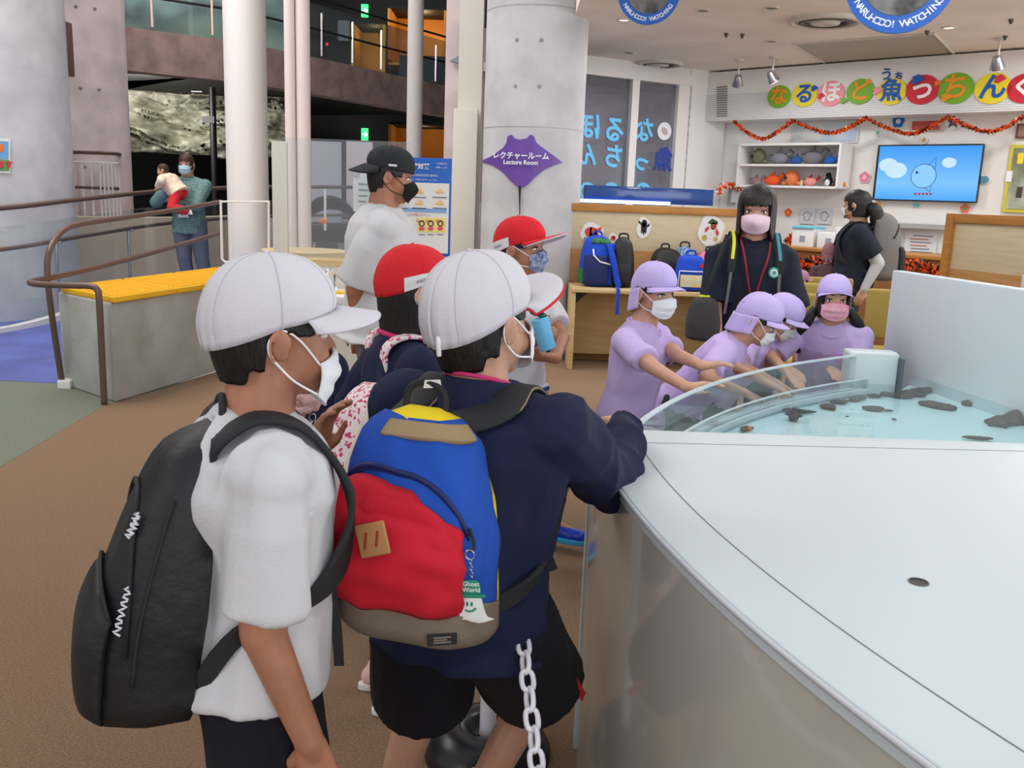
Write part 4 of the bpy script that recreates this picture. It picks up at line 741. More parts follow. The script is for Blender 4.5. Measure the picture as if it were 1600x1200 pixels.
# rock tank walls seen below and above the balcony
def rockmat(name, c1, c2, c3, sc, emit):
    m = bpy.data.materials.new(name); m.use_nodes = True; nt = m.node_tree; b = nt.nodes['Principled BSDF']; tc = nt.nodes.new('ShaderNodeTexCoord'); mp = nt.nodes.new('ShaderNodeMapping'); mp.inputs['Scale'].default_value = (1, 1, 2.6); nt.links.new(tc.outputs['Object'], mp.inputs[0])
    n = nt.nodes.new('ShaderNodeTexNoise'); n.inputs['Scale'].default_value = sc; n.inputs['Detail'].default_value = 12; n.inputs['Roughness'].default_value = .68; n.inputs['Distortion'].default_value = .15; nt.links.new(mp.outputs[0], n.inputs[0]); cr = nt.nodes.new('ShaderNodeValToRGB'); nt.links.new(n.outputs[0], cr.inputs[0])
    E_ = cr.color_ramp.elements; E_[0].position = .36; E_[0].color = lin(c1); E_[1].position = .68; E_[1].color = lin(c3); k = E_.new(.5); k.color = lin(c2); nt.links.new(cr.outputs[0], b.inputs['Base Color']); b.inputs['Roughness'].default_value = .8; MATS[name] = m
    return m
rk = rockmat('rock', (66, 64, 54), (150, 146, 128), (216, 212, 194), 1.1, 0)
a, b = at(160, 240, 19), at(452, 240, 19); z0, z1 = at(280, 240, 19).z, 3.4
def rw(u, v):
    x = a.x+(b.x-a.x)*u; z = z0+(z1-z0)*v; s_ = (z*2.6+1.3*noise.noise(V((x*.5, 9, z*.6)))+.25*x) % 1.0   # ledges of layered rock
    return V((x, 19+.8*noise.noise(V((x*.8, 0, z*1.6)))+.30*noise.noise(V((x*2.5, 3, z*4)))+.38*s_+.12*noise.noise(V((x*7, 1, z*11)))-.5*v, z))
o = MB().grid(rw, 200, 70, .1).build('rock_wall', rk, smooth=True); tag(o, 'pale layered artificial rock wall of the tank behind the woman and baby', 'rock')
a2, b2 = at(160, 60, 20.5), at(440, 60, 20.5)
def rw2(u, v): x = a2.x+(b2.x-a2.x)*u; z = 3.7+3.4*v; return V((x, 21+.5*noise.noise(V((x*.7, 5, z*1.4)))+.1*v, z))
def skyrock():
    m = bpy.data.materials.new('painted_backdrop'); m.use_nodes = True; nt = m.node_tree; b = nt.nodes['Principled BSDF']; tc = nt.nodes.new('ShaderNodeTexCoord'); sp = nt.nodes.new('ShaderNodeSeparateXYZ'); nt.links.new(tc.outputs['Object'], sp.inputs[0]); n = nt.nodes.new('ShaderNodeTexNoise'); n.inputs['Scale'].default_value = .9; n.inputs['Detail'].default_value = 4; nt.links.new(tc.outputs['Object'], n.inputs[0])
    ad = nt.nodes.new('ShaderNodeMath'); ad.operation = 'MULTIPLY_ADD'; ad.inputs[1].default_value = 2.2; nt.links.new(n.outputs[0], ad.inputs[0]); nt.links.new(sp.outputs[2], ad.inputs[2]); mr = nt.nodes.new('ShaderNodeMapRange'); mr.inputs[1].default_value = 5.0; mr.inputs[2].default_value = 8.2; nt.links.new(ad.outputs[0], mr.inputs[0])
    cr = nt.nodes.new('ShaderNodeValToRGB'); nt.links.new(mr.outputs[0], cr.inputs[0]); E_ = cr.color_ramp.elements; E_[0].position = .0; E_[0].color = lin((150, 160, 130)); E_[1].position = .75; E_[1].color = lin((70, 120, 190)); k = E_.new(.35); k.color = lin((90, 104, 96)); k = E_.new(.55); k.color = lin((170, 180, 176)); nt.links.new(cr.outputs[0], b.inputs['Base Color']); b.inputs['Roughness'].default_value = .8; return m
o = MB().grid(rw2, 60, 24, .1).build('painted_backdrop', skyrock(), smooth=True); tag(o, 'blue and grey painted sky and rock backdrop above the balcony', 'backdrop')
light('tank_lamp', 'AREA', (-7.5, 15.8, 2.95), 240, (1, 1, .93), (-7.5, 19.5, 2.6), 3, 1.0); light('tank_lamp', 'AREA', (-7.5, 16.5, 7), 230, (.9, .97, 1), (-7.5, 21, 5.2), 3, 1.5)
for (px, y, lab) in ((336, 17.5, 'dark vertical post in front of the rock wall'),): pill(px-5, px+5, y, 'dark_post', lab, DARK2, 3.2)
o_ = at(326, 187, 17.4); mb = MB(); mb.box(o_, (.22, .05, .12)); o = mb.build('tank_label', DARK2); tag(o, 'small dark box sign on the rock tank glass', 'sign')
o_ = at(307, 143, 15.2); mb = MB(); mb.box(o_, (.16, .05, .01)); o = mb.build('ceiling_spot', mat('spot_white', (230, 230, 230), emit=1.2)); tag(o, 'tiny white lamp under the balcony above the rock wall', 'light')
for (px, py, lab) in ((523, 175, 'left one of two small downlights under the balcony'), (576, 183, 'right one of two small downlights under the balcony')):
    o_ = at(px, py, 18); mb = MB(); mb.frus(V((o_.x, 18, 3.19)), V((o_.x, 18, 3.16)), .05, .05, 14); tag(mb.build('downlight', MATS['spot_white']), lab, 'light', 'downlights under the balcony')
# green exit signs, lit rooms
GE = mat('exit_green', (60, 220, 120), emit=1.8)
for (px, py, lab) in ((570, 17, 'green lit exit sign above the balcony railing'), (570, 210, 'green lit exit sign under the balcony')):
    o_ = at(px, py, 23.96); e = empty('exit_sign', o_, lab, 'sign', None); MB().box(o_, (.17, .06, .30)).build('housing', GE, e, bevel=.004); text('→', 'arrow', mat('exit_white', (240, 255, 245), emit=2), e, o_-Yv*.03, X, up, .16, depth=.002, bold=.006)
ORW = mat('orange_wall', (206, 140, 60), rough=.7)
def room(px0, py0, px1, py1, y, lab, e_, col=ORW):
    a, b = at(px0, py1, y), at(px1, py0, y); w_ = b.x-a.x; h = b.z-a.z; c = (a+b)/2; e = empty('lit_room', V((c.x, y, a.z)), lab, 'room')
    MB().box(V((c.x, y+1.2, c.z)), (w_+.1, .05, h+.2)).build('back_wall', col, e); MB().box(V((c.x, y+.6, a.z-.1)), (w_+.1, 1.2, .05)).build('room_floor', col, e); MB().box(V((a.x-.04, y+.6, c.z)), (.06, 1.2, h)).build('side_wall', col, e); MB().box(V((b.x+.04, y+.6, c.z)), (.06, 1.2, h)).build('side_wall', col, e)
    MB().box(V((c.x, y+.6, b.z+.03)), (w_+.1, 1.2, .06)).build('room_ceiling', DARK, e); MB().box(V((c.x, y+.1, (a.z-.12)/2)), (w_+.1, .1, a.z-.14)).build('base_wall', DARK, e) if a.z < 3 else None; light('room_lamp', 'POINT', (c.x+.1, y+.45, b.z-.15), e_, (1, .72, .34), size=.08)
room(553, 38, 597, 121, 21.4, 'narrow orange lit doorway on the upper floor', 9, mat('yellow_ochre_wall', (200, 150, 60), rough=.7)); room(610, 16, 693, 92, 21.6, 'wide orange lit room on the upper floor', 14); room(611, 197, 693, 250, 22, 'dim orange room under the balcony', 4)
mb = MB(); o_ = at(660, 118, 20.8); mb.box(o_, (1.0, .1, .8)); o = mb.build('dark_cabinet', mat('cabinet_dark', (30, 34, 38))); tag(o, 'dark cabinet on the upper floor behind the railing', 'cabinet')
mb = MB(); o_ = at(537, 48, 21); mb.box(o_, (.25, .03, .42)); o = mb.build('wall_notice', mat('notice_grey', (96, 98, 100))); tag(o, 'grey notice on the dark wall beside the upper orange doorway', 'notice')
for (px, py, lab) in ((511, 69, 'small red indicator lamp behind the balcony railing'),): tag(MB().ell(at(px, py, 20.8), (.03, .02, .03)).build('indicator_lamp', mat('lamp_red', (255, 30, 60), emit=2), smooth=True), lab, 'light')
# ---------------- ramp rails, bench ----------------
BR = lambda pts, r=.021: MB().tube(crom(pts, 8), r, 12)
e = empty('ramp_railing', at(98, 600, 6.25), 'brown tube handrail looping round the end of the concrete bench', 'railing')
p0 = at(98, 602, 6.3); p0.z = 0
BR([p0, at(82, 500, 6.25), at(74, 425, 6.25), at(79, 388, 6.3), at(97, 362, 6.5), at(125, 350, 6.8), at(200, 339, 7.6), at(280, 327, 8.4), at(345, 315, 9.2)]).build('upper_rail', BROWN, e, smooth=True)
BR([at(345, 364, 9.2), at(280, 383, 8.4), at(200, 405, 7.4), at(120, 425, 6.6), at(62, 437, 6.15), at(47, 441, 6.0), at(60, 444, 5.95), at(110, 446, 5.88), at(140, 447, 5.86), at(152, 453, 5.85), at(155, 470, 5.84), at(159, 550, 5.84), V((at(163, 632, 5.84).x, 5.84, 0))]).build('lower_rail', BROWN, e, smooth=True)
MB().box(V((p0.x+.03, p0.y, .03)), (.09, .09, .06)).build('foot_plate', WPAINT, e, bevel=.004)
# far ramp railing with glass panels
e = empty('ramp_railing', at(10, 540, 7.9), 'far brown ramp handrail with clear glass panels and steel posts', 'railing')
g0 = [V((-5.6, 7.0, .0)), V((-4.66, 8.0, .02)), V((-4.3, 9.2, .12)), V((-3.95, 10.5, .22)), V((-3.2, 11.6, .3)), V((-2.2, 12.3, .34))]
gl = crom(g0, 6)
for h, r_ in ((1.14, .024), (.78, .020)): MB().tube([p+up*h for p in gl], r_, 10).build('handrail', BROWN, e, smooth=True)
MB().loft([[p+V((.03, .0, z0)) for z0 in (.10,)]+[p+V((.03, 0, .98)), p+V((.045, 0, .98)), p+V((.045, 0, .10))] for p in gl]).build('glass_panel', GLASS, e)
MB().loft([[p+V((.0, 0, .0)), p+V((.0, 0, .10)), p+V((.08, 0, .10)), p+V((.08, 0, .0))] for p in gl]).build('base_strip', WPAINT, e)
for i in range(5, len(gl), 5):
    p = gl[i]; mb = MB(); mb.frus(p+V((.0, 0, 0)), p+V((0, 0, .76)), .016, .016, 10); mb.frus(p+V((0, 0, .76)), p+V((.06, 0, .77)), .01, .01, 8); mb.build('railing_post', STEEL, e)
# curved beige wall behind the ramp and white baluster rail
cw = crom([V((-7.6, 9.9, 0)), V((-5.9, 10.25, 0)), V((-4.9, 10.75, 0)), V((-4.25, 11.6, 0)), V((-4.0, 13.2, 0))], 6)
mb = MB(); mb.loft([[p+V((-.1, .25, 0)), p+V((-.1, .25, 1.03)), p+up*1.03, p] for p in cw]); o = mb.build('curved_low_wall', mat('beige_wall', (226, 206, 176), rough=.6)); tag(o, 'curved low beige wall behind the glass ramp rail', 'wall')
e = empty('baluster_railing', at(150, 300, 12.2), 'white baluster railing with brown rail beside the pinkish column', 'railing')
zt_, zb_ = at(150, 241, 12.2).z, .5
bl = [V((at(px, 300, y).x, y, 0)) for px, y in ((98, 11.2), (130, 11.0), (162, 10.9), (186, 11.0), (190, 11.3), (188, 12.2))]
MB().tube([p+up*(zt_-.02) for p in bl], .022, 8).build('handrail', BROWN, e, smooth=True); MB().tube([p+up*(zt_-.42) for p in bl[:4]], .018, 8).build('lower_rail', BROWN, e, smooth=True); MB().tube([p+up*(zt_-.13) for p in bl], .012, 8).build('top_bar', WPAINT, e)
for px, y in ((104, 11.2), (117, 11.1), (131, 11.0), (145, 10.95), (158, 10.9), (164, 10.9), (170, 10.92), (176, 10.95), (182, 11.0), (187, 11.1), (189, 11.6)):
    x = at(px, 300, y).x; MB().frus(V((x, y, .2)), V((x, y, zt_-.13)), .013, .013, 8).build('baluster', WPAINT, e)
# concrete bench with yellow mats
BZ = .70; A, B, C_, D_ = V((-2.62, 5.9, 0)), V((-3.2, 6.38, 0)), V((-1.95, 8.6, 0)), V((-2.62, 9.0, 0))
be = slab('concrete_bench', [A[:2], C_[:2], D_[:2], B[:2]], 0, BZ-.035, mat('bench_concrete', (176, 178, 174), rough=.8, bump=.25, bscale=40, c2=(160, 160, 152), vscale=4), bevel=.015); tag(be, 'long grey concrete bench wall topped with yellow mats', 'bench')
for i in range(4):
    t0, t1 = i/4+.003, (i+1)/4-.003; q = lambda t, s: (A.lerp(C_, t)).lerp(B.lerp(D_, t), s)
    ee = empty('bench_mat', q(t0, .1)+up*(BZ-.035), ['yellow bench mat at the near end of the concrete bench', 'second yellow bench mat from the near end', 'third yellow bench mat from the near end', 'yellow bench mat at the far end of the concrete bench'][i], 'mat', 'yellow mats on the concrete bench')
    fr, bk = -.05, .93; P4 = [q(t0, fr), q(t1, fr), q(t1, bk), q(t0, bk)]
    MB().loft([[p+up*(BZ-.034) for p in P4], [p+up*(BZ+.004) for p in P4]]).build('mat_body', YEL, ee, bevel=.004)
    for k in range(14):
        s_ = fr+.04+(bk-fr-.06)*k/13; a_, b_ = q(t0+.004, s_), q(t1-.004, s_); MB().tube([a_+up*(BZ+.004), b_+up*(BZ+.004)], .009, 5).build('mat_rib', YEL, ee)
# white frame loop at the rail's end
e = BR([at(345, 318, 9.0), at(346, 315, 9.0), at(375, 315, 9.0)], .01); o = MB().tube([at(345, 315, 8.9), at(420, 315, 8.9), at(420, 408, 8.9), at(352, 410, 8.9), at(347, 405, 8.9)], .014, 8, closed=True).build('tube_barrier', WPAINT); tag(o, 'white tube frame in front of the white column behind the bench', 'frame')
MB().tube([at(361, 316, 8.9), at(361, 410, 8.9)], .01, 6).build('inner_bar', WPAINT, o)
# ---------------- wash stand with clear screen, counter ----------------
WY = 5.9
def wbx(px0, py0, px1, py1, y, t, name, m, par=None, **k): a, b = at(px0, py1, y), at(px1, py0, y); return MB().box(V(((a.x+b.x)/2, y+t/2, (a.z+b.z)/2)), (abs(b.x-a.x), t, abs(b.z-a.z))).build(name, m, par, **k)
wb_ = at(455, 415, WY); we = at(700, 415, WY)
e = empty('wash_stand', V(((wb_.x+we.x)/2, WY, 0)), 'cream hand wash stand with a wooden edge under the clear screen', 'wash stand')
zc_ = at(490, 412, WY).z
MB().box(V(((wb_.x+we.x)/2, WY+.10, zc_/2)), (we.x-wb_.x, .2, zc_)).build('back_board', CREAM, e); MB().box(V(((wb_.x+we.x)/2, WY+.09, zc_+.012)), (we.x-wb_.x+.04, .26, .035)).build('wood_edge', WOOD, e, bevel=.004)
zs = at(520, 458, 5.6).z; MB().box(V(((wb_.x+we.x)/2, WY-.22, zs/2-.06)), (we.x-wb_.x, .44, zs-.12)).build('cabinet', CREAM, e); MB().box(V(((wb_.x+we.x)/2, WY-.22, zs-.03)), (we.x-wb_.x+.02, .46, .06)).build('basin_top', WHITE, e, bevel=.01); MB().box(V(((wb_.x+we.x)/2, WY-.30, zs+.006)), (we.x-wb_.x-.1, .10, .012)).build('yellow_strip', YEL, e)
f_ = at(523, 452, 5.75); o = MB().tube(crom([f_, f_+up*.10, f_+V((-.01, -.02, .125)), f_+V((-.035, -.04, .12)), f_+V((-.04, -.05, .09))], 5), .009, 10).build('faucet', mat('chrome', (210, 212, 216), rough=.1, metal=1), smooth=True); tag(o, 'chrome gooseneck faucet on the white wash basin', 'faucet'); MB().frus(f_-up*.01, f_+up*.015, .018, .016, 14).build('faucet_base', MATS['chrome'], o)
f2 = at(490, 420, 5.85); 
e = empty('clear_screen', at(438, 420, 6.05), 'tall clear acrylic screen in a cream frame beside the man', 'screen')
wbx(428, 221, 446, 480, 6.0, .06, 'frame_post', CREAM, e, bevel=.004); wbx(446, 222, 640, 412, 6.02, .008, 'acrylic_sheet', ACRYL, e)
wbx(428, 480, 446, 560, 6.0, .06, 'frame_post', CREAM, e)
mb = MB(); c = at(478, 395, 6.9); mb.frus(V((c.x, 6.9, c.z-.02)), V((c.x, 6.9, c.z+.02)), .33, .33, 36); o = mb.build('round_table', WOOD, bevel=.004); tag(o, 'round light wood table behind the clear screen', 'table'); MB().frus(V((c.x, 6.9, 0)), V((c.x, 6.9, c.z-.02)), .04, .04, 16).build('table_leg', STEEL, o)
# stroller behind the screen
e = empty('stroller', at(515, 400, 9.8), 'black pushchair hood parked behind the clear screen', 'pushchair'); c = at(517, 352, 9.8)
mb = MB(); mb.grid(lambda u, v: c+V((.27*math.cos(PI*u), -.25*math.sin(PI*v)*math.sin(PI*u)+.1, .30*math.sin(PI*u)*(.6+.4*math.sin(PI*v)))), 24, 10, .02); mb.build('hood', BLACK, e, smooth=True); MB().box(c+V((0, .1, -.08)), (.5, .4, .2)).build('seat', DARK2, e, bevel=.03)
for sx in (-1, 1): MB().tube([c+V((sx*.22, .2, 0)), c+V((sx*.24, -.1, -.6)), V((c.x+sx*.24, c.y-.1, .12))], .015, 8).build('frame_tube', STEEL, e); MB().frus(V((c.x+sx*.26, c.y-.1, .11)), V((c.x+sx*.30, c.y-.1, .11)), .11, .11, 20).build('wheel', BLACK, e)
MB().ell(at(505, 346, 9.5), (.05, .02, .03)).build('orange_tag', ORANGE, e, smooth=True)
MB().tube([at(508, 295, 9.5), at(508, 360, 9.5)], .014, 8).build('white_pole', WPAINT, e)
# white board and panels beyond the screen
for (x0, y0, x1, y1, yy, lab, mm) in ((487, 222, 533, 360, 12.5, 'pale blue grey panel behind the clear screen', (176, 178, 188)), (541, 222, 582, 330, 12.6, 'pinkish white panel behind the man', (214, 202, 208))):
    o = wbx(x0, y0, x1, y1, yy, .05, 'display_board', mat('panel_'+str(x0), mm, rough=.6)); tag(o, lab, 'panel')
    a = at(x0, y1, yy); MB().box(V((at((x0+x1)/2, y1, yy).x, yy+.02, a.z/2)), (.3, .04, a.z)).build('panel_foot', DARK2, o)
o = wbx(410, 350, 700, 420, 13.2, .3, 'pale_counter', mat('lilac_counter', (176, 168, 176), rough=.6)); tag(o, 'low lilac grey counter at the back of the atrium', 'counter'); a = at(500, 420, 13.2); MB().box(V((at(526, 420, 13.2).x, 13.35, a.z/2)), (3, .28, a.z)).build('counter_base', mat('lilac_base', (160, 152, 160)), o)
o = wbx(552, 264, 600, 330, 6.25, .01, 'instruction_sheet', PAPER); tag(o, 'cream instruction sheet fixed to the clear screen behind the man', 'sheet'); a = at(557, 274, 6.24); text('②', 'number', INK, o, a, X, up, .05)
for k in range(4): wbx(560, 287+k*9, 578-k*2, 289+k*9, 6.235, .004, 'text_line', INK, o)
o = wbx(452, 268, 480, 330, 6.1, .006, 'torn_paper', PAPER); bpy.data.objects.remove(o)
# blue hygiene poster
PY = 6.3
o = wbx(604, 248, 706, 398, PY, .02, 'hygiene_poster', BLUE, bevel=.003); tag(o, 'blue hygiene poster with a white panel of drawings', 'poster'); PO = o
MB().box(V((at(690, 398, PY).x, PY+.05, at(690, 430, PY).z/2)), (.04, .03, at(690, 400, PY).z)).build('poster_stand', WPAINT, o)
wbx(610, 287, 702, 393, PY-.004, .004, 'white_panel', PAPER, o)
def ptx(s, px, py, sz, m, b=0): text(s, 'lettering', m, PO, at(px, py, PY-.008), X, up, sz, depth=.0006, bold=b)
ptx('感染症対策', 648, 260, .040, LW, .0012); ptx('への御協力を', 690, 256, .013, LW); ptx('お願いします', 690, 262, .013, LW)
ptx('感染予防を含む感染症対策の基本は、', 656, 274, .016, LW); ptx('「手洗い」や咳エチケットです。', 658, 281, .016, LW)
SK = mat('print_skin', (236, 196, 140)); PK = mat('print_pink', (220, 90, 120)); BK = mat('print_black', (60, 40, 40)); PY_ = mat('print_yellow', (244, 226, 130))
wbx(612, 327, 698, 330, PY-.007, .002, 'divider_line', mat('print_blue', (130, 170, 220)), PO)
for px, py in ((655, 300), (687, 300), (626, 300), (655, 318), (687, 318), (626, 318)):
    c = at(px, py, PY-.007); MB().ell(c, (.032, .003, .010)).build('hand_drawing', SK, PO); MB().ell(c+V((.006, 0, .012)), (.014, .003, .014)).build('hand_drawing', SK, PO)
wbx(652, 341, 696, 362, PY-.007, .002, 'yellow_patch', PY_, PO)
for px in (659, 673, 688, 634): c = at(px, 352, PY-.010); MB().ell(c+up*.012, (.020, .002, .022)).build('figure_hair', BK, PO); MB().ell(c+up*.010-Yv*.002, (.012, .002, .013)).build('figure_face', SK, PO); MB().ell(c-up*.022, (.020, .003, .014)).build('figure_body', PK, PO)
for px in (653, 668, 683): MB().tube([at(px, 345, PY-.012)+V((.008*math.cos(t), 0, .008*math.sin(t))) for t in [2*PI*k/12 for k in range(12)]], .0018, 4, closed=True).build('red_ring', INKR, PO)
ptx('3つの咳エチケット', 656, 336, .018, INKR); ptx('手洗いの方法', 632, 292, .018, INKR)
for px in (626, 655, 687):
    for py in (308, 325): wbx(px-11, py, px+11, py+1, PY-.007, .002, 'text_line', INK, PO)
for px in (659, 673, 688): wbx(px-5, 366, px+5, 367, PY-.007, .002, 'text_line', INK, PO)
# poster on the huge column
c = V((pA.x, pA.y, 0)); px_, py_ = 2, 243
def onA(px, py, off=.01):
    d = at(px, py, 1.0)-CC; ox, oy = CC.x-c.x, CC.y-c.y; r_ = rA+off; A_ = d.x**2+d.y**2; B_ = 2*(ox*d.x+oy*d.y); q = B_*B_-4*A_*(ox*ox+oy*oy-r_*r_); return CC+d*((-B_-math.sqrt(max(q, 0)))/(2*A_))
o = MB().grid(lambda u, v: onA(-26+42*u, 215+54*v+2*u), 10, 6, .004).build('column_poster', PAPER); tag(o, 'colourful poster on the huge left concrete column', 'poster')
MB().grid(lambda u, v: onA(-24+37*u, 219+28*v+2*u, .016), 8, 4, .003).build('picture_area', mat('poster_sky', (110, 170, 220)), o); MB().grid(lambda u, v: onA(-24+38*u, 250+17*v, .016), 8, 4, .003).build('green_area', mat('poster_green', (96, 160, 90)), o); MB().grid(lambda u, v: onA(-5+10*u, 228+12*v-4*u, .02), 4, 3, .003).build('rainbow_patch', ORANGE, o)
nA = (onA(8, 258)-c); nA.z = 0; nA.normalize(); axA = V((-nA.y, nA.x, 0)); axA = axA if axA.x > 0 else -axA
text('ます', 'lettering', LR, o, onA(7, 258, .024), axA, up, .075, bold=.003)
# ---------------- touch tank ----------------
TW = mat('tank_white', (204, 214, 218), rough=.42, coat=.0, spec=.35); TSIDE = mat('tank_side', (186, 184, 174), rough=.12, coat=.35, spec=.5)
OC, OR = V((3.55, 2.1, 0)), 3.35; HT = .88
arc = lambda r, a0, a1, n, c=OC: [V((c.x+r*math.cos(a0+(a1-a0)*i/n), c.y+r*math.sin(a0+(a1-a0)*i/n), 0)) for i in range(n+1)]
aS = math.atan2(2.19-2.1, -math.sqrt(OR**2-.09**2)); aE = PI+math.asin((2.1+1.1)/OR)
TE = empty('touch_tank', (1.6, 2.0, 0), 'large round white touch tank with clear acrylic rim and shallow water', 'tank')
cov = arc(OR, aS, aE, 80); FAR = 2.2
poly = cov+[V((5.2, -1.1, 0)), V((5.2, FAR+.02, 0))]
# white lid over the near half, with a drain hole
hole = atz(1435, 910, HT); hr_ = .014
lid = MB(); lid.loft([[p+up*(HT-.03) for p in poly], [p+up*HT for p in poly]]); lo_ = lid.build('lid_board', TW, TE, bevel=.003)
ho = MB().frus(hole+up*-.012, hole+up*.0006, hr_, hr_, 24).build('drain_hole', DARK2, TE); MB().tube([hole+V((math.cos(t)*hr_, math.sin(t)*hr_, .0008)) for t in [2*PI*k/24 for k in range(24)]], .0015, 5, closed=True).build('hole_rim', DG, ho)
SEAM = mat('seam_grey', (120, 126, 130), rough=.6)
s = arc(3.27, aS+.01, aE, 70, V((3.57, 2.12, 0))); MB().loft([[p+V((-.0012, 0, HT+.0003)), p+V((.0012, 0, HT+.0003)), p+V((.0012, 0, HT+.0008)), p+V((-.0012, 0, HT+.0008))] for p in s]).build('lid_seam', SEAM, TE)
a_, b_ = atz(1010, 692, HT), atz(1640, 706, HT); MB().tube([a_, b_], .0012, 4).build('lid_seam', SEAM, TE)
side = arc(OR-.004, aS, aE, 80); MB().loft([[p+up*.0, p+up*(HT-.03), p+(OC-p).normalized()*.03+up*(HT-.03), p+(OC-p).normalized()*.03] for p in side]).build('side_panel', TSIDE, TE, smooth=True, autosm=40)
lip = arc(OR+.003, aS, aE, 80); MB().tube([p+up*(HT-.006) for p in lip], .0045, 8).build('edge_trim', mat('edge_grey', (196, 198, 202), rough=.3), TE, smooth=True)
# open rear basin
AC, AR = V((2.8, 1.24, 0)), 2.68; a0, a1 = math.atan2(2.19-1.24, .306-2.8), math.atan2(3.59-1.24, 1.50-2.8)
acr = arc(AR, a0, a1, 60, AC)
def ringwall(r0, r1, z0, z1, m, name, **k): p, q = arc(r0, a0, a1, 60, AC), arc(r1, a0, a1, 60, AC); return MB().loft([[x+up*z0, x+up*z1, y+up*z1, y+up*z0] for x, y in zip(p, q)]).build(name, m, TE, **k)
ringwall(AR, AR-.05, 0, .745, TW, 'rear_wall', autosm=40); ringwall(AR+.005, AR-.06, .742, .762, TW, 'inner_ledge', bevel=.004); ringwall(AR-.002, AR-.018, .762, .882, ACRYL, 'acrylic_rim', autosm=50)
ringwall(AR-.002, AR-.018, .882, .887, mat('acrylic_edge', (206, 222, 226), rough=.15), 'rim_edge'); ringwall(AR-.045, AR-.052, .762, .797, ACRYL, 'inner_screen', autosm=50); ringwall(AR-.045, AR-.052, .797, .801, MATS['acrylic_edge'], 'inner_screen_edge')
MB().loft([[V((.2, 2.19, z)), V((.32, 2.19, z)), V((.32, 2.22, z)), V((.2, 2.22, z))] for z in (0, HT-.03)]).build('corner_wall', TW, TE)
inn = arc(AR-.05, a0, a1, 60, AC); basin = inn+[V((1.75, 3.86, 0)), V((3.6, 3.6, 0)), V((3.6, 2.16, 0)), V((.32, 2.16, 0))]
MB().loft([[p+up*.70 for p in basin], [p+up*.735 for p in basin]]).build('basin_floor', mat('basin_floor', (208, 232, 235), rough=.3, c2=(218, 240, 242), vscale=2), TE)
MB().loft([[V((.26, 2.17, z)), V((5.2, 2.17, z)), V((5.2, 2.2, z)), V((.26, 2.2, z))] for z in (.0, HT-.03)]).build('dividing_wall', TW, TE)
def watermat():
    m = clear('water', (238, 250, 251), gl=.0, rough=.03, dens=.04, fmax=.5); nt = m.node_tree; n = nt.nodes.new('ShaderNodeTexNoise'); n.inputs['Scale'].default_value = 9; bp = nt.nodes.new('ShaderNodeBump'); bp.inputs['Strength'].default_value = .12; bp.inputs['Distance'].default_value = .02; nt.links.new(n.outputs[0], bp.inputs['Height'])
    for x in nt.nodes:
        if x.type == 'BSDF_GLOSSY': nt.links.new(bp.outputs[0], x.inputs['Normal'])
    return m
wp = arc(AR-.055, a0, a1, 60, AC)+[V((1.75, 3.84, 0)), V((3.55, 3.55, 0)), V((3.55, 2.2, 0)), V((.36, 2.2, 0))]
MB().add([p+up*.780 for p in wp], [list(range(len(wp)))]).build('water_surface', watermat(), TE)
# divider panels
d0, d1 = V((1.59, 3.90, 0)), V((1.87, 2.20, 0)); dn = V((.99, .16, 0))
o = MB().loft([[d0+up*z, d1+up*z, d1+dn*.05+up*z, d0+dn*.05+up*z] for z in (.70, 1.185)]).build('divider_panel', TW, TE, bevel=.006)
o = MB().loft([[V((2.7, 4.9, z)), V((3.6, 4.6, z)), V((3.62, 4.66, z)), V((2.72, 4.96, z))] for z in (0, 1.12)]).build('low_divider', TW, bevel=.006); tag(o, 'low white panel standing behind the tank at the right edge', 'panel')
b1, b2 = atz(1340, 553, .90), atz(1398, 550, .90); bc = (b1+b2)/2+V((0, .05, 0)); MB().box(V((bc.x, bc.y+.0, .80)), ((b2-b1).length*.98, .10, .20), rot((0, 0, 1), -.1)).build('end_block', TW, TE, bevel=.01)
MB().box(V((b2.x+.005, bc.y-.06, .80)), (.012, .05, .17)).build('dark_bracket', mat('bracket_dark', (90, 100, 110)), TE)
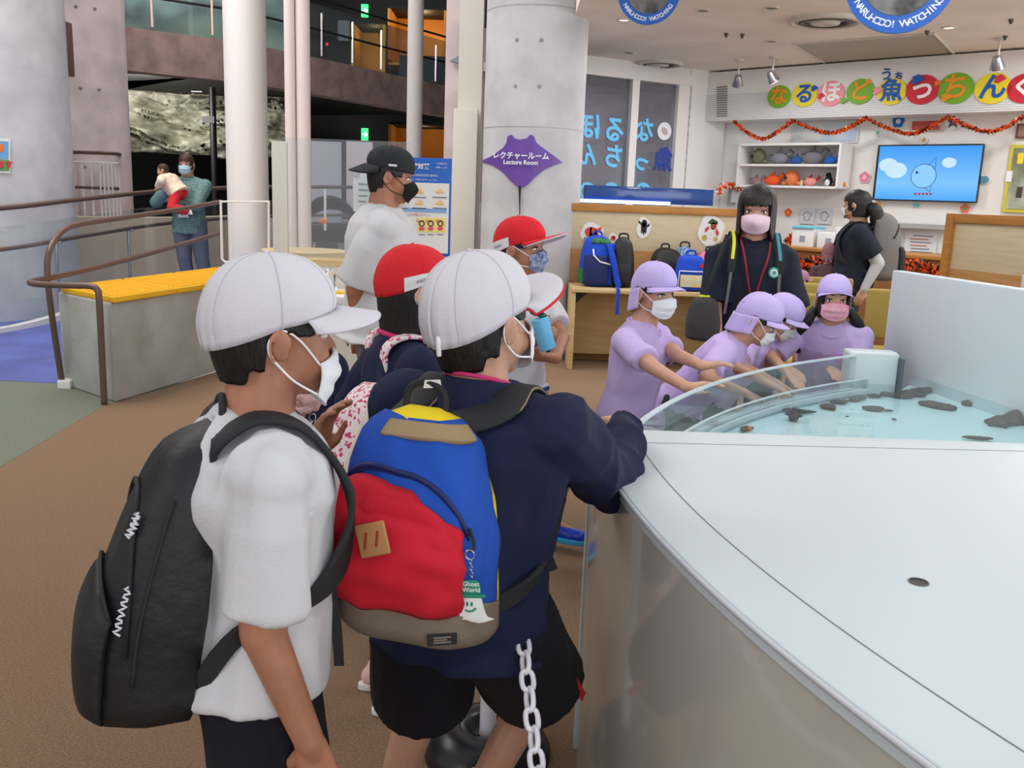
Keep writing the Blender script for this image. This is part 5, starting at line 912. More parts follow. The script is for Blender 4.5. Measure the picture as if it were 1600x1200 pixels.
# animals and stones in the water
CR1 = mat('sea_cucumber', (74, 66, 54), rough=.8, bump=.6, bscale=200, c2=(104, 94, 78), vscale=40); CR2 = mat('urchin', (70, 48, 48), rough=.8, bump=.5, bscale=200); CR3 = mat('orange_crab', (226, 120, 40), rough=.7)
def slug(px, py, L, wd, ang, label, kind='slug', m=CR1):
    c = atz(px, py, .748); dv = V((c.x-AC.x, c.y-AC.y, 0)); c = c-dv.normalized()*max(0, dv.length-(AR-.10)); k = c.y/1430; L *= k; wd *= k*1.7; a = R(ang); c.z = .742; d = V((math.cos(a), math.sin(a), 0)); n = V((-d.y, d.x, 0)); rn = random.Random(px)
    if kind == 'star':
        mb = MB(); N = 5
        for i in range(N): t = a+2*PI*i/N; mb.caps(c, c+V((math.cos(t), math.sin(t), .0))*L*.5, wd*.42, wd*.13, 8)
        o = mb.build('starfish', m, remesh=.004, sm=3); cat = 'starfish'
    elif kind == 'urchin':
        o = MB().ell(c+up*.008, (L*.5, wd*.42, .022)).build('sea_urchin', m, smooth=True); cat = 'sea urchin'; mb = MB()
        for i in range(60): v = V((rn.gauss(0, 1), rn.gauss(0, 1), abs(rn.gauss(0, 1)))).normalized(); p = c+up*.008+V((v.x*L*.5, v.y*wd*.42, v.z*.022)); mb.frus(p, p+v*.014, .0022, .0004, 5)
        mb.build('spines', m, o)
    else:
        mb = MB(); pts = [c+d*L*(t-.5)+n*wd*.25*math.sin(t*5+px)+up*.003 for t in [i/9 for i in range(10)]]; mb.tube(pts, [max(.003, wd*.42*math.sin(PI*(.08+.84*i/9))**.6*(1+.2*rn.random())) for i in range(10)], 12); o = mb.build('sea_cucumber', m, remesh=.004, sm=3, wr=lambda p: .003*noise.noise(p*120)); cat = 'sea cucumber'
        o.scale = (1, 1, .6); o.location.z = .742*.4
    tag(o, label, cat, 'animals on the tank floor')
for a in [(1207, 632, 56, 7, 0, 'long thin dark sea cucumber farthest left in the water'), (1240, 652, 16, 15, 0, 'round purplish urchin near the white lid', 'urchin', CR2), (1293, 634, 24, 11, -60, 'short dark oval sea cucumber right of the long thin one'), (1286, 609, 40, 10, 25, 'knobbly dark sea cucumber along the acrylic rim'), (1309, 621, 14, 4, -40, 'tiny dark sea slug between the larger ones'), (1232, 609, 30, 8, 25, 'brown sea cucumber hugging the inner ledge'), (1255, 603, 18, 6, 20, 'small brown sea cucumber beside the ledge'), (1365, 636, 34, 10, 10, 'grey curved sea cucumber in the middle of the water'), (1388, 640, 15, 5, 0, 'small grey sea slug right of the curved one'), (1324, 649, 9, 3, 0, 'tiny brown pebble-like snail', 'slug'), (1397, 653, 10, 4, 0, 'tiny grey snail below the curved sea cucumber'), (1332, 638, 5, 2, 0, 'smallest dark snail in the open water'),
          (1410, 616, 40, 12, 5, 'wide dark sea cucumber left of the divider'), (1434, 615, 26, 7, -10, 'slim dark sea cucumber touching the wide one'), (1465, 632, 56, 14, -25, 'large grey sea hare in front of the divider'), (1524, 628, 44, 15, -5, 'thick grey sea cucumber close to the divider wall'), (1356, 606, 32, 10, 5, 'dark sea cucumber near the end block'), (1318, 606, 24, 7, 0, 'reddish brown sea cucumber on the rear ledge', 'slug', CR2), (1424, 601, 30, 9, -10, 'dark sea cucumber in the corner by the divider'), (1374, 600, 30, 7, 0, 'dark animal behind the inner screen near the end block'), (1404, 600, 34, 12, 0, 'large dark sea cucumber at the foot of the end block'), (1587, 655, 50, 26, 20, 'dark starfish at the right edge of the water', 'star'), (1560, 659, 36, 20, 60, 'smaller dark starfish left of the one at the edge', 'star'), (1528, 682, 50, 7, 0, 'slender dark starfish arm shape at the edge of the white lid'), (1098, 655, 34, 8, 35, 'brown sea cucumber at the near end of the rim'), (1080, 650, 14, 8, 0, 'small orange starfish at the near end of the rim', 'star', CR3), (1031, 660, 12, 5, 0, 'small grey snail near the corner of the tank')]:
    slug(*a)
# ---------------- chain, post ----------------
CHW = mat('chain_white', (232, 230, 238), rough=.35)
pb_ = V((-.03, 2.16, 0)); e = empty('chain_post', pb_, 'white chain post on a round black weighted base', 'post')
mb = MB(); prof = [(.165, 0), (.165, .02), (.15, .05), (.12, .075), (.075, .085), (.05, .075), (.045, .05)]; mb.loft([[pb_+V((math.cos(t)*r, math.sin(t)*r, z)) for t in [2*PI*k/40 for k in range(40)]] for r, z in prof]); mb.build('weighted_base', mat('base_black', (30, 30, 34), rough=.3), e, smooth=True)
MB().frus(pb_+up*.05, pb_+up*.80, .022, .022, 20).build('pole', CHW, e, smooth=False, bevel=.004); MB().ell(pb_+up*.80, (.03, .03, .03)).build('pole_cap', CHW, e, smooth=True)
e = empty('plastic_chain', pb_+up*.78, 'white plastic barrier chain hanging beside the tank', 'chain')
cpts = [pb_+V((.045, -.03, .77)), at(812, 905, 1.66), at(816, 985, 1.52), at(824, 1060, 1.42), at(833, 1140, 1.33), at(840, 1210, 1.25), at(846, 1300, 1.12), V((.03, .78, .50)), V((.02, .55, .56))]
cp = crom(cpts, 30); cum = [0]
for i in range(1, len(cp)): cum.append(cum[-1]+(cp[i]-cp[i-1]).length)
LP = .0375; n = int(cum[-1]/LP); i = 0
for k in range(n):
    s_ = (k+.5)*LP
    while cum[i+1] < s_: i += 1
    t = (s_-cum[i])/(cum[i+1]-cum[i]); p = cp[i].lerp(cp[i+1], t); d = (cp[i+1]-cp[i]).normalized(); sx = V((.25, 0, 0)).cross(d).normalized() if k % 2 else d.cross(V((.25, 1, 0)).normalized()).normalized()
    sx = V((1, .1, 0)); sx = (sx-d*sx.dot(d)).normalized(); sy = d.cross(sx); w = sx if k % 2 else (sy*.9+sx*.45).normalized()
    hl_, hw_ = .0200, .0100; pts = []
    for q in range(16): th = 2*PI*q/16; pts.append(p+d*(hl_*math.copysign(1, math.sin(th))*abs(math.sin(th))**.8)+w*(hw_*math.copysign(1, math.cos(th))*abs(math.cos(th))**.6))
    if k % 2 == 0 or True: mb = MB(); mb.tube(pts, .0047, 7, closed=True); mb.build('chain_link', CHW, e, smooth=True)
# ---------------- clothes and bags materials ----------------
def cloth(n, c, **k): k.setdefault('rough', .9); k.setdefault('bump', .15); k.setdefault('bscale', 260); return mat(n, c, **k)
CW = cloth('white_cotton', (206, 206, 208)); CAPW = cloth('cap_white', (210, 207, 214)); SEAMW = mat('cap_seam', (186, 184, 194), rough=.9); NAVY = cloth('navy_fleece', (20, 28, 60)); NAVYD = cloth('navy_shorts', (12, 13, 24)); CRED = cloth('cap_red', (214, 34, 44)); LAV = cloth('lavender', (200, 178, 228)); LAVC = cloth('lavender_cap', (196, 178, 232)); FLY = cloth('flap_yellow', (206, 186, 84))
PIPE = mat('pink_piping', (200, 50, 110), rough=.8); TAGW = mat('tag_white', (226, 224, 226), rough=.7); GREYP = cloth('grey_trousers', (116, 112, 110)); DGREY = cloth('dark_trousers', (52, 54, 52))
BKN = cloth('black_nylon', (26, 26, 29), rough=.55, bump=.3, bscale=35); BKS = cloth('strap_black', (36, 37, 40), rough=.75); PINKSH = mat('shoe_pink', (214, 176, 168), rough=.7); NVT = cloth('navy_tee', (26, 32, 48))
JEAN = cloth('denim', (70, 84, 110), c2=(96, 110, 134), vscale=20)
def sgp(v, e): return math.copysign(abs(v)**e, v)
class Pack:
    def __init__(s, name, label, O, r, o, u, w, h, d, m, group=None, e=.62, topw=.62, botd=1.0, topd=.6, sag=.0, cat='backpack'):
        s.O, s.r, s.o, s.u = V(O), V(r).normalized(), V(o).normalized(), V(u).normalized(); s.w, s.h, s.d, s.e = w/2, h, d, e; s.topw, s.topd, s.botd = topw, topd, botd
        s.root = empty(name, s.O, label, cat, group)
        mb = MB(); rings = []
        for i in range(25):
            t = i/24; rings.append([s.S(PI*j/28, t) for j in range(29)]+[s.S(0, t).lerp(s.S(PI, t), 1-k/8) - s.o*.012 for k in range(1, 8)])
        mb.loft(rings); s.body = mb.build('pack_body', m, s.root, smooth=True, wr=folds(.003, 14, seed=w*30), autosm=70)
    def prof(s, t):
        b = min(1, max(0, t)/.10); a = min(1, max(0, 1-t)/.16); e = math.sqrt(max(1-(1-b)**2, 0))*.35+.65 if t < .10 else 1; f = math.sqrt(max(1-(1-a)**2, 0)) if t > .84 else 1
        w = s.w*(1-(1-s.topw)*max(0, (t-.35)/.65)**2)*e*(.35+.65*f); d = s.d*(s.botd+(1-s.botd)*min(t/.4, 1))*(1-(1-s.topd)*max(0, (t-.3)/.7)**1.6)*e*(.25+.75*f); return w, d
    def S(s, a, t, off=0):
        w, d = s.prof(t); return s.O+s.u*(t*s.h)+s.r*((w+off)*sgp(math.cos(a), s.e))+s.o*((d+off)*sgp(math.sin(a), s.e))
    def patch(s, name, m, a0, a1, t0, t1, off=.004, n=24, bulge=0, par=None, wrk=None, label=None):
        f0 = t0 if callable(t0) else (lambda a: t0); f1 = t1 if callable(t1) else (lambda a: t1)
        def fn(u, v): a = a0+(a1-a0)*u; t = f0(u)+(f1(u)-f0(u))*v; return s.S(a, t, off+bulge*(math.sin(PI*u)*math.sin(PI*min(v, 1)))**.5 if bulge else off)
        mb = MB(); mb.grid(fn, n, 18, -max(off*.9, .003)); return mb.build(name, m, par or s.root, smooth=True, wr=wrk, label=label)
    def line(s, name, m, pts, r=.003, off=.004, par=None): return MB().tube([s.S(a, t, off) for a, t in pts], r, 7).build(name, m, par or s.root, smooth=True)
def straps(pk, P, m, wd=.05, tail=None, handle=True, edge=None, top=.93, spread=.075):
    H = P.H; out = []
    for sd in (-1, 1):
        sh = P.sr if sd > 0 else P.sl; mid = P.neck.lerp(sh, .52); A = pk.O+pk.u*pk.h*top+pk.r*sd*spread*.5*H*.6; T = lambda t, f, r: P.pelvis+P.t*t+P.fwd*f*H+P.rt*sd*r*H
        pts = [A, mid-P.fwd*.054*H+P.up*.004*H, mid+P.up*.034*H-P.fwd*.008*H, mid+P.up*.016*H+P.fwd*.050*H, T(.74, .095, .082), T(.5, .092, .090), T(.34, .055, .108), T(.22, -.03, .115), pk.O+pk.u*pk.h*.12+pk.r*sd*pk.w*.9]
        sv = [P.rt]*5+[P.rt*.8-P.fwd*sd*.6, P.rt*.3-P.fwd*sd, P.up*.8+P.rt*.2, P.up]; pp = crom(pts, 6); N = len(pp); ss = []
        for i in range(N): k = min(i/6, len(sv)-1); a = int(k); b = min(a+1, len(sv)-1); ss.append((V(sv[a]).lerp(V(sv[b]), k-a)))
        w_ = [wd if i < 30 else (wd*(1-(i-30)/6*.45) if i < 36 else wd*.5) for i in range(N)]
        o = MB().ribbon(pp, ss, w_, .005).build('shoulder_strap', m, pk.root, smooth=True, autosm=50); out.append(pp)
        if edge: MB().tube([p+s_.normalized()*wd*.5 for p, s_ in zip(pp[:30], ss)], .002, 5).build('strap_piping', edge, o)
    if handle:
        c = pk.O+pk.u*pk.h*.95; MB().tube(crom([c-pk.r*.035, c-pk.r*.032+pk.u*.045, c+pk.r*.0+pk.u*.062, c+pk.r*.032+pk.u*.045, c+pk.r*.035], 5), .006, 8).build('carry_handle', m, pk.root, smooth=True)
    return out
def label_on(pk, s, m, a, t, size, off=.006, rotz=0, bold=.0004, name='lettering'):
    p = pk.S(a, t, off); ax = (pk.S(a-.06, t, off)-pk.S(a+.06, t, off)).normalized(); ax = -ax if ax.dot(pk.r) < 0 else ax; ax = -ax    # seen from behind, right of the bag is on the viewer's right
    if ax.cross(pk.u).dot(pk.S(a, t, .1)-pk.S(a, t, 0)) < 0: ax = -ax
    uu = pk.u*math.cos(rotz)+ax*math.sin(rotz)*-1; ax2 = ax*math.cos(rotz)+pk.u*math.sin(rotz)
    return text(s, name, m, pk.root, p, ax2, uu, size, depth=.0006, bold=bold)
# ---------------- boy 1: white cap, white T-shirt, black backpack ----------------
P = person('person', 'child in a white cap and white T-shirt with a raised hand at the left front', at(430, 518, 1.40), 1.29, 66, lean=(3, 0), hy=62, hp=2, vox=.0042, skin=SKIN2, build=1.12, hs=1.06,
           wl=at(492, 712, 1.66), hdl=V((.25, .1, 1)), nl=V((1, -.3, .2)), pl=V((.3, .3, -1)), wr=at(484, 1160, 1.22), hdr=V((.25, .1, -1)), nr=V((-.2, 1, 0)), pr=V((-1, -.2, 0)), curl=(.28, .45))
hair(P, short_low, seed=1); cap_hat(P, CAPW, seam=SEAMW, puff=1.0, brim=.34, brimtilt=-10, zlow=.575); mask(P, low=-.08, bulge=.9, chin=.0)
shirt(P, CW, hem=-.10, flare=1.0, seed=2, loose=1.16, sleeve=.84, srad=(.047, .047), fold=.014); bottoms(P, NAVYD, rad=(.063, .068), to=1.0); shoes(P, MATS['shoe_pink'], sock=CW)
P1 = P
O = P.pelvis+P.t*(-.20)-P.fwd*.070*P.H*1.15
pk = Pack('backpack', 'large plain black backpack worn by the child at the left front', O, P.rt, -P.fwd*.97-P.up*.05, P.up+P.fwd*.10, .25, .45, .15, BKN, e=.55, topw=.60, topd=.45, botd=.95)
straps(pk, P, BKS, .058, spread=.09, top=.85)
pk.patch('front_pocket', BKN, .25*PI, .75*PI, .06, lambda u: .52-.10*abs(2*u-1)**2, .006, bulge=.018); zp = BKS
pk.line('zipper', zp, [(PI*(.16+.68*k/24), .30+.50*math.sin(PI*k/24)**.5) for k in range(25)], .004, .004); pk.line('pocket_zipper', zp, [(PI*(.26+.48*k/24), .53-.10*abs(2*k/24-1)**2) for k in range(25)], .003, .008)
pk.line('side_zipper', zp, [(.12*PI, .2+.6*k/12) for k in range(13)], .003, .004)
LWH = mat('logo_white', (214, 214, 220), rough=.6)
pk.line('white_logo', LWH, [(PI*(.30+.035*math.sin(k*1.9)), .76-.005*k) for k in range(16)], .0022, .010); pk.line('script_lettering', LWH, [(PI*(.20+.018*math.sin(k*1.7)), .54-.0062*k) for k in range(26)], .0018, .009)
w0 = P.pelvis+P.t*.62+P.fwd*.12*P.H+P.rt*.085*P.H; MB().ribbon(crom([at(508, 770, 1.37), at(512, 850, 1.36), at(518, 920, 1.35), at(526, 980, 1.35), at(530, 1040, 1.35)], 5), X, .016, .0016).build('webbing_end', BKS, pk.root); MB().box(at(514, 905, 1.345), (.026, .012, .030)).build('strap_buckle', BLACK, pk.root, bevel=.003)
# ---------------- boy 2: white cap, navy sweatshirt, blue and red backpack ----------------
P = person('person', 'child in a white cap and navy sweatshirt reaching over the white tank lid', at(752, 502, 1.68), 1.36, 26, lean=(8, 0), shd=.035, hy=41, hp=8, hr=-4, vox=.0045, build=1.08, hs=1.09,
           wr=V((.262, 2.00, .935)), armk=1.22, hdr=V((-.35, 1, -.02)), nr=V((0, 0, -1)), pr=V((.35, .1, -1)), wl=at(700, 770, 1.98), pl=V((-.2, -1, -.6)), curl=(.3, .12), fr=V((-.06, 1.72, .14)), kr=V((.7, .8, 0)), fl=V((-.25, 1.78, .06)))
hair(P, short_low, seed=4); cap_hat(P, CAPW, under=CRED, seam=SEAMW, puff=1.02, brim=.40, brimtilt=14, strap=True, zlow=.56); mask(P, bulge=.8)
sh = shirt(P, NAVY, hem=-.18, long=True, seed=5, loose=1.14, fold=.015, collar=NAVY); MB().frus(P.neck-P.up*.03*P.H, P.neck+P.up*.020*P.H, .060*P.H, .053*P.H, 28).build('stand_collar', NAVY, sh, bevel=.004); MB().tube([P.neck+P.up*.012*P.H+(P.rt*math.cos(a)*.049+P.fwd*math.sin(a)*.051)*P.H+P.up*(-.010*math.sin(a)+.004)*P.H for a in [2*PI*j/24 for j in range(24)]], .004, 7, closed=True).build('collar_piping', PIPE, sh, smooth=True)
so = bottoms(P, NAVYD, rad=(.074, .074), to=.92, seed=3); shoes(P, BLACK, sock=CW)
for h, k, s_ in ((P.hr, P.kr, 1),): MB().ribbon([h.lerp(k, t)+P.rt*.068*P.H*1.1 for t in (.25, .5, .75, 1.0)], P.fwd, .02, .002).build('red_side_stripe', REDM, so)
P2 = P
BB = cloth('pack_blue', (26, 78, 176), bump=.3, bscale=30); RR = cloth('pack_red', (196, 22, 44), bump=.3, bscale=30); TT = cloth('pack_tan', (128, 114, 100), bump=.2); YY = cloth('pack_yellow', (240, 212, 30)); MT = cloth('mesh_tan', (170, 146, 108), bump=.6, bscale=500)
ou = (-P.fwd*.96+P.rt*.28).normalized(); uu = (P.up*1.0-P.rt*.10).normalized(); O = P.pelvis+P.t*(.00)-P.fwd*.080*P.H*1.14+P.rt*.0
pk = Pack('backpack', 'blue and red backpack with a tan base and ghost charm on the child in navy', O, P.rt*.96+P.fwd*.28, ou, uu, .262, .385, .155, YY, e=.66, topw=.62, topd=.5, botd=.85)
wk = folds(.008, 10, seed=9)
pk.patch('blue_panel', BB, .02*PI, .95*PI, .17, lambda u: .97, .006, n=40, wrk=wk); pk.patch('tan_base', TT, .04*PI, .97*PI, .0, lambda u: .19+.05*math.sin(u*PI*1.5), .009, n=40, wrk=folds(.003, 14, seed=2)); pk.patch('mesh_top', MT, .12*PI, .60*PI, .895, .955, .017)
pk.patch('red_pocket', RR, .30*PI, .95*PI, .175, lambda u: .44+.27*math.sin(PI*(.10+.80*u)), .012, n=48, bulge=.032, wrk=folds(.012, 10, seed=6, st=(1, 1, 1.5)))
NZ = mat('zip_navy', (22, 36, 92), rough=.6); pk.line('zipper', NZ, [(PI*(.24+.66*k/24), .42+.34*math.sin(PI*(.0+.93*k/24))**.6) for k in range(1, 25)], .005, .009); pk.line('seam', NZ, [(PI*(.235+.66*k/24), .40+.345*math.sin(PI*(.0+.93*k/24))**.6) for k in range(1, 25)], .002, .008)
lc = pk.S(.52*PI, .50, .062); on = (pk.S(.52*PI, .50, .1)-pk.S(.52*PI, .50, 0)).normalized(); lx = pk.u.cross(on).normalized(); ly = on.cross(lx); q_ = rot(on, R(14)); lx, ly = q_ @ lx, q_ @ ly
LE = mat('leather', (176, 128, 78), rough=.6, bump=.1); o = MB().prism([(-.026, -.026), (.026, -.026), (.026, .026), (-.026, .026)], lc-on*.006, lx, ly, on*.006).build('leather_patch', LE, pk.root, bevel=.004)
for k in (-1, 1): MB().tube([lc+lx*(k*.010-.004)-ly*.012+on*.001, lc+lx*(k*.010+.004)+ly*.012+on*.001], .0018, 5).build('patch_slot', mat('slot_red', (150, 40, 30)), o)
bp = pk.S(.40*PI, .085, .014); bo = (pk.S(.40*PI, .085, .1)-bp).normalized(); bx = pk.u.cross(bo).normalized(); o = MB().prism([(-.024, -.009), (.024, -.009), (.024, .009), (-.024, .009)], bp, bx, bo.cross(bx), bo*.003).build('black_label', BLACK, pk.root); [MB().prism([(-.014, -.0012), (.014-.006*(k == 1), -.0012), (.014-.006*(k == 1), .0012), (-.014, .0012)], bp+bo*.003+bo.cross(bx)*(.004-.004*k), bx, bo.cross(bx), bo*.0008).build('lettering', TT, o) for k in range(3)]
ps = straps(pk, P, BKS, .062, edge=MT, spread=.12)
MB().ribbon(crom([at(834, 770, 1.68), at(842, 820, 1.66), at(848, 860, 1.64), at(860, 893, 1.62)], 5), X, .030, .002).build('webbing_end', BKS, pk.root)
np_ = P.neck-P.fwd*.055*P.H+P.up*.002; MB().prism([(-.016, -.008), (.016, -.006), (.013, .008), (-.014, .006)], at(676, 600, 1.56), X, up, V((0, .002, 0))).build('size_label', TAGW, pk.root)
# zipper pull and ghost keychain hang on the pack
gk = at(742, 945, 1.36); e = empty('ghost_keychain', gk+up*.07, 'white ghost charm with a green top hat hanging on the blue and red backpack', 'keychain')
GG = mat('felt_green', (40, 140, 112), rough=.9); GW = mat('felt_white', (224, 226, 222), rough=.9, bump=.2)
vy = (CC-gk).normalized(); vx = vy.cross(up).normalized()*-1; vx = vx if vx.x > 0 else -vx; vu = (up*1.0+vx*-.12).normalized()
gp = [(-.018, .012), (-.020, -.002), (-.024, -.012), (-.030, -.016), (-.026, -.020), (-.020, -.022), (-.024, -.026), (-.016, -.027), (-.008, -.030), (.004, -.032), (.014, -.030), (.030, -.024), (.018, -.020), (.014, -.006), (.012, .012)]
g2 = MB().prism(gp, gk-vy*.004, vx, vu, vy*.008).build('ghost_body', GW, e, bevel=.002)
MB().prism([(-.028, .012), (.020, .012), (.018, .018), (-.026, .018)], gk-vy*.005, vx, vu, vy*.011).build('hat_brim', GG, e, bevel=.002); MB().prism([(-.018, .018), (.011, .018), (.012, .036), (.006, .042), (-.012, .042), (-.019, .036)], gk-vy*.004, vx, vu, vy*.010).build('hat', GG, e, bevel=.002)
for x in (-.012, -.005): MB().ell(gk+vx*x+vu*.001+vy*.005, (.0018, .001, .004)).build('ghost_eye', GG, g2, smooth=True)
MB().tube([gk+vx*x+vu*y+vy*.005 for x, y in ((-.016, -.009), (-.011, -.012), (-.004, -.010), (.001, -.006))], .0016, 5).build('ghost_mouth', GG, g2)
text('Ghost', 'lettering', GW, e, gk+vx*-.0035+vu*.035+vy*.0065, vx, vu, .0105, depth=.0004, bold=.0002); text('World', 'lettering', GW, e, gk+vx*-.0035+vu*.025+vy*.0065, vx, vu, .0105, depth=.0004, bold=.0002)
for k in range(6): c = gk+vu*(.046+k*.0055); MB().tube([c+(vx if k % 2 else vy)*.0022*math.cos(t)+vu*.0038*math.sin(t) for t in [2*PI*j/10 for j in range(10)]], .0007, 5, closed=True).build('key_chain_link', STEEL, e)
MB().tube([gk+vu*.085+vx*.007*math.cos(t)+vu*.008*math.sin(t) for t in [2*PI*j/16 for j in range(16)]], .001, 5, closed=True).build('split_ring', STEEL, e)
MB().tube(crom([pk.S(.27*PI, .55, .014), pk.S(.25*PI, .48, .016), gk+vu*.092], 5), .003, 6).build('zipper_pull', BKS, pk.root)
# ---------------- girl in a red cap with the pink and white backpack ----------------
P = person('person', 'child with bobbed black hair in a red cap and navy cardigan', at(648, 452, 2.42), 1.30, 66, lean=(2, 0), hy=62, hp=0, vox=.006, build=1.02, hs=1.02, fl=V((-.36, 2.47, .06)), fr=V((-.30, 2.34, .06)), wr=at(660, 700, 2.65), wl=at(600, 700, 2.7))
hair(P, lambda a: bob_low(a, -.06), hang=1, seed=6, taper=.25, k=1.10); cap_hat(P, CRED, puff=1.0, brim=.34, tagm=TAGW, tagaz=92, zlow=.58, brimtilt=4); mask(P)
shirt(P, NAVY, hem=-.10, long=True, seed=8, loose=1.1, fold=.008, collar=PIPE); bottoms(P, NAVYD, rad=(.07, .07)); shoes(P, PINKSH, sock=mat('sock_black', (20, 20, 24), rough=.9))
m = bpy.data.materials.new('pink_print_canvas'); m.use_nodes = True; nt = m.node_tree; b = nt.nodes['Principled BSDF']; tc = nt.nodes.new('ShaderNodeTexCoord'); vo = nt.nodes.new('ShaderNodeTexVoronoi'); vo.inputs['Scale'].default_value = 52; nt.links.new(tc.outputs['Object'], vo.inputs[0]); n_ = nt.nodes.new('ShaderNodeTexNoise'); n_.inputs['Scale'].default_value = 90; n_.inputs['Detail'].default_value = 1; nt.links.new(tc.outputs['Object'], n_.inputs[0])
l1 = nt.nodes.new('ShaderNodeMath'); l1.operation = 'LESS_THAN'; l1.inputs[1].default_value = .30; nt.links.new(vo.outputs[0], l1.inputs[0]); l2 = nt.nodes.new('ShaderNodeMath'); l2.operation = 'GREATER_THAN'; l2.inputs[1].default_value = .60; nt.links.new(n_.outputs[0], l2.inputs[0]); mx = nt.nodes.new('ShaderNodeMath'); mx.operation = 'MAXIMUM'; nt.links.new(l1.outputs[0], mx.inputs[0]); nt.links.new(l2.outputs[0], mx.inputs[1]); mi = nt.nodes.new('ShaderNodeMix'); mi.data_type = 'RGBA'; mi.inputs[6].default_value = lin((232, 220, 218)); mi.inputs[7].default_value = lin((206, 60, 110)); nt.links.new(mx.outputs[0], mi.inputs[0]); nt.links.new(mi.outputs[2], b.inputs['Base Color']); b.inputs['Roughness'].default_value = .85; PKC = m
ou = -P.fwd; pk = Pack('backpack', 'white backpack printed with pink hearts and letters on the girl in the red cap', at(560, 822, 2.30), P.rt, ou, P.up+P.fwd*.16, .27, .40, .15, PKC, e=.7, topw=.6, topd=.45)
pk.patch('flap_band', PKC, .1*PI, .9*PI, .42, .46, .012); pk.patch('side_panel', cloth('cream_canvas', (226, 216, 206)), 0, .22*PI, .05, .9, .006)
PKL = mat('pink_ink', (204, 50, 104), rough=.8)
for s_, a, t, z in (('LOVE', .52, .74, .030), ('Love', .48, .62, .042), ('Princess', .55, .50, .026)): label_on(pk, s_, PKL, a*PI, t, z, .006)
straps(pk, P, PKC, .045, handle=False); c = pk.O+pk.u*pk.h*.95
MB().ribbon(crom([c-pk.r*.03, c-pk.r*.02+pk.u*.08, c+pk.u*.09, c+pk.r*.02+pk.u*.07, c+pk.r*.03], 6), pk.o, .018, .002).build('carry_handle', MATS['cream_canvas'], pk.root, smooth=True)
kc = at(475, 630, 2.15); e = empty('plush_keychain', kc, 'fluffy pale pink plush charm hanging beside the raised hand', 'keychain'); mb = MB(); rn = random.Random(3)
for k in range(26): mb.ell(kc+V((rn.gauss(0, 1), rn.gauss(0, 1), rn.gauss(0, 1))).normalized()*.030, (.012,)*3, nu=8, nv=6)
mb.build('fluffy_body', mat('fluffy_pink', (226, 184, 178), rough=1, bump=.8, bscale=300), e, remesh=.004, sm=2)
for k in range(4): MB().tube([kc+V((.02+.004*k, 0, -.035-.018*k))+V((.008*math.cos(t), .003*math.sin(t*2), .010*math.sin(t))) for t in [2*PI*j/12 for j in range(12)]], .0016, 5, closed=True).build('ring', STEEL, e)
# ---------------- hidden child behind boy 1 ----------------
P = person('person', 'child with dark hair mostly hidden behind the white cap at the left front', at(484, 478, 2.95), 1.30, 40, lean=(4, 0), hy=40, vox=.007)
hair(P, short_low, seed=14, k=1.12); mask(P); shirt(P, NAVY, hem=-.1, long=True, seed=8); bottoms(P, NAVYD); shoes(P, PINKSH, sock=CW)
# ---------------- boy in a red cap with the blue bottle ----------------
P = person('person', 'child in a red cap and white T-shirt holding a light blue bottle by the column', at(815, 388, 3.45), 1.34, 118, lean=(0, 0), hy=112, hp=6, vox=.006, build=1.0, skin=SKIN2,
           wr=at(834, 534, 3.18), hdr=V((.8, -.1, .55)), nr=V((.3, -.8, -.3)), wl=at(868, 560, 3.26), hdl=V((-.9, -.3, .1)), nl=V((0, .5, .8)), pl=V((1, .2, -.6)), pr=V((-1, -.3, -.5)), curl=(.7, .75), fl=V((.20, 3.62, .06)), fr=V((-.02, 3.5, .06)))
hair(P, short_low, seed=7); cap_hat(P, CRED, puff=1.0, brim_m=CRED, under=CAPW, brim=.40, brimtilt=12, tagm=TAGW, tagaz=122, zlow=.56)
DM = mat('patterned_mask', (60, 76, 130), rough=.8, c2=(170, 180, 200), vscale=60); mask(P, DM)
s_ = shirt(P, CW, hem=-.15, seed=12, loose=1.15, fold=.009); bottoms(P, cloth('navy_bottoms', (30, 40, 80)), long=False, to=1.0, rad=(.07, .07)); shoes(P, mat('shoe_blue', (24, 60, 190), rough=.3), sole=mat('sole_cyan', (60, 170, 220)), sock=CW)
cp_ = P.pelvis+P.t*.66+P.fwd*.090*P.H; MB().prism([(-.035, -.012), (.035, -.008), (.03, .012), (-.03, .012)], cp_-P.rt*.03, P.rt*-1, P.up, P.fwd*.006).build('chest_print', REDM, s_)
MB().ribbon(crom([P.sl.lerp(P.neck, .4)-P.fwd*.05, P.sl.lerp(P.neck, .35)+P.up*.055, P.sl.lerp(P.neck, .3)+P.fwd*.085, P.pelvis+P.t*.55+P.fwd*.115-P.rt*.085, P.pelvis+P.t*.3+P.fwd*.09-P.rt*.12], 6), P.rt, .03, .002).build('black_bag_strap', BKS, s_)
MB().box(P.pelvis+P.t*-.02+P.fwd*.105+P.rt*-.02, (.12, .03, .035), Matrix((P.rt, P.fwd, P.up)).transposed()).build('towel', CW, s_, bevel=.006); MB().box(P.pelvis+P.t*-.02+P.fwd*.122+P.rt*-.02, (.11, .005, .015), Matrix((P.rt, P.fwd, P.up)).transposed()).build('towel_stripe', mat('stripe_navy', (40, 60, 130)), s_)
b0 = at(856, 546, 3.12); b1 = at(843, 497, 3.12); ax = (b1-b0).normalized(); e = empty('drink_bottle', b0, 'light blue bottle with a dark green lid held by the red capped child', 'bottle'); MB().frus(b0, b1, .030, .031, 24).build('bottle_body', mat('bottle_blue', (110, 184, 226), rough=.35), e, bevel=.005)
GL = mat('lid_green', (16, 96, 84), rough=.25); mb = MB()
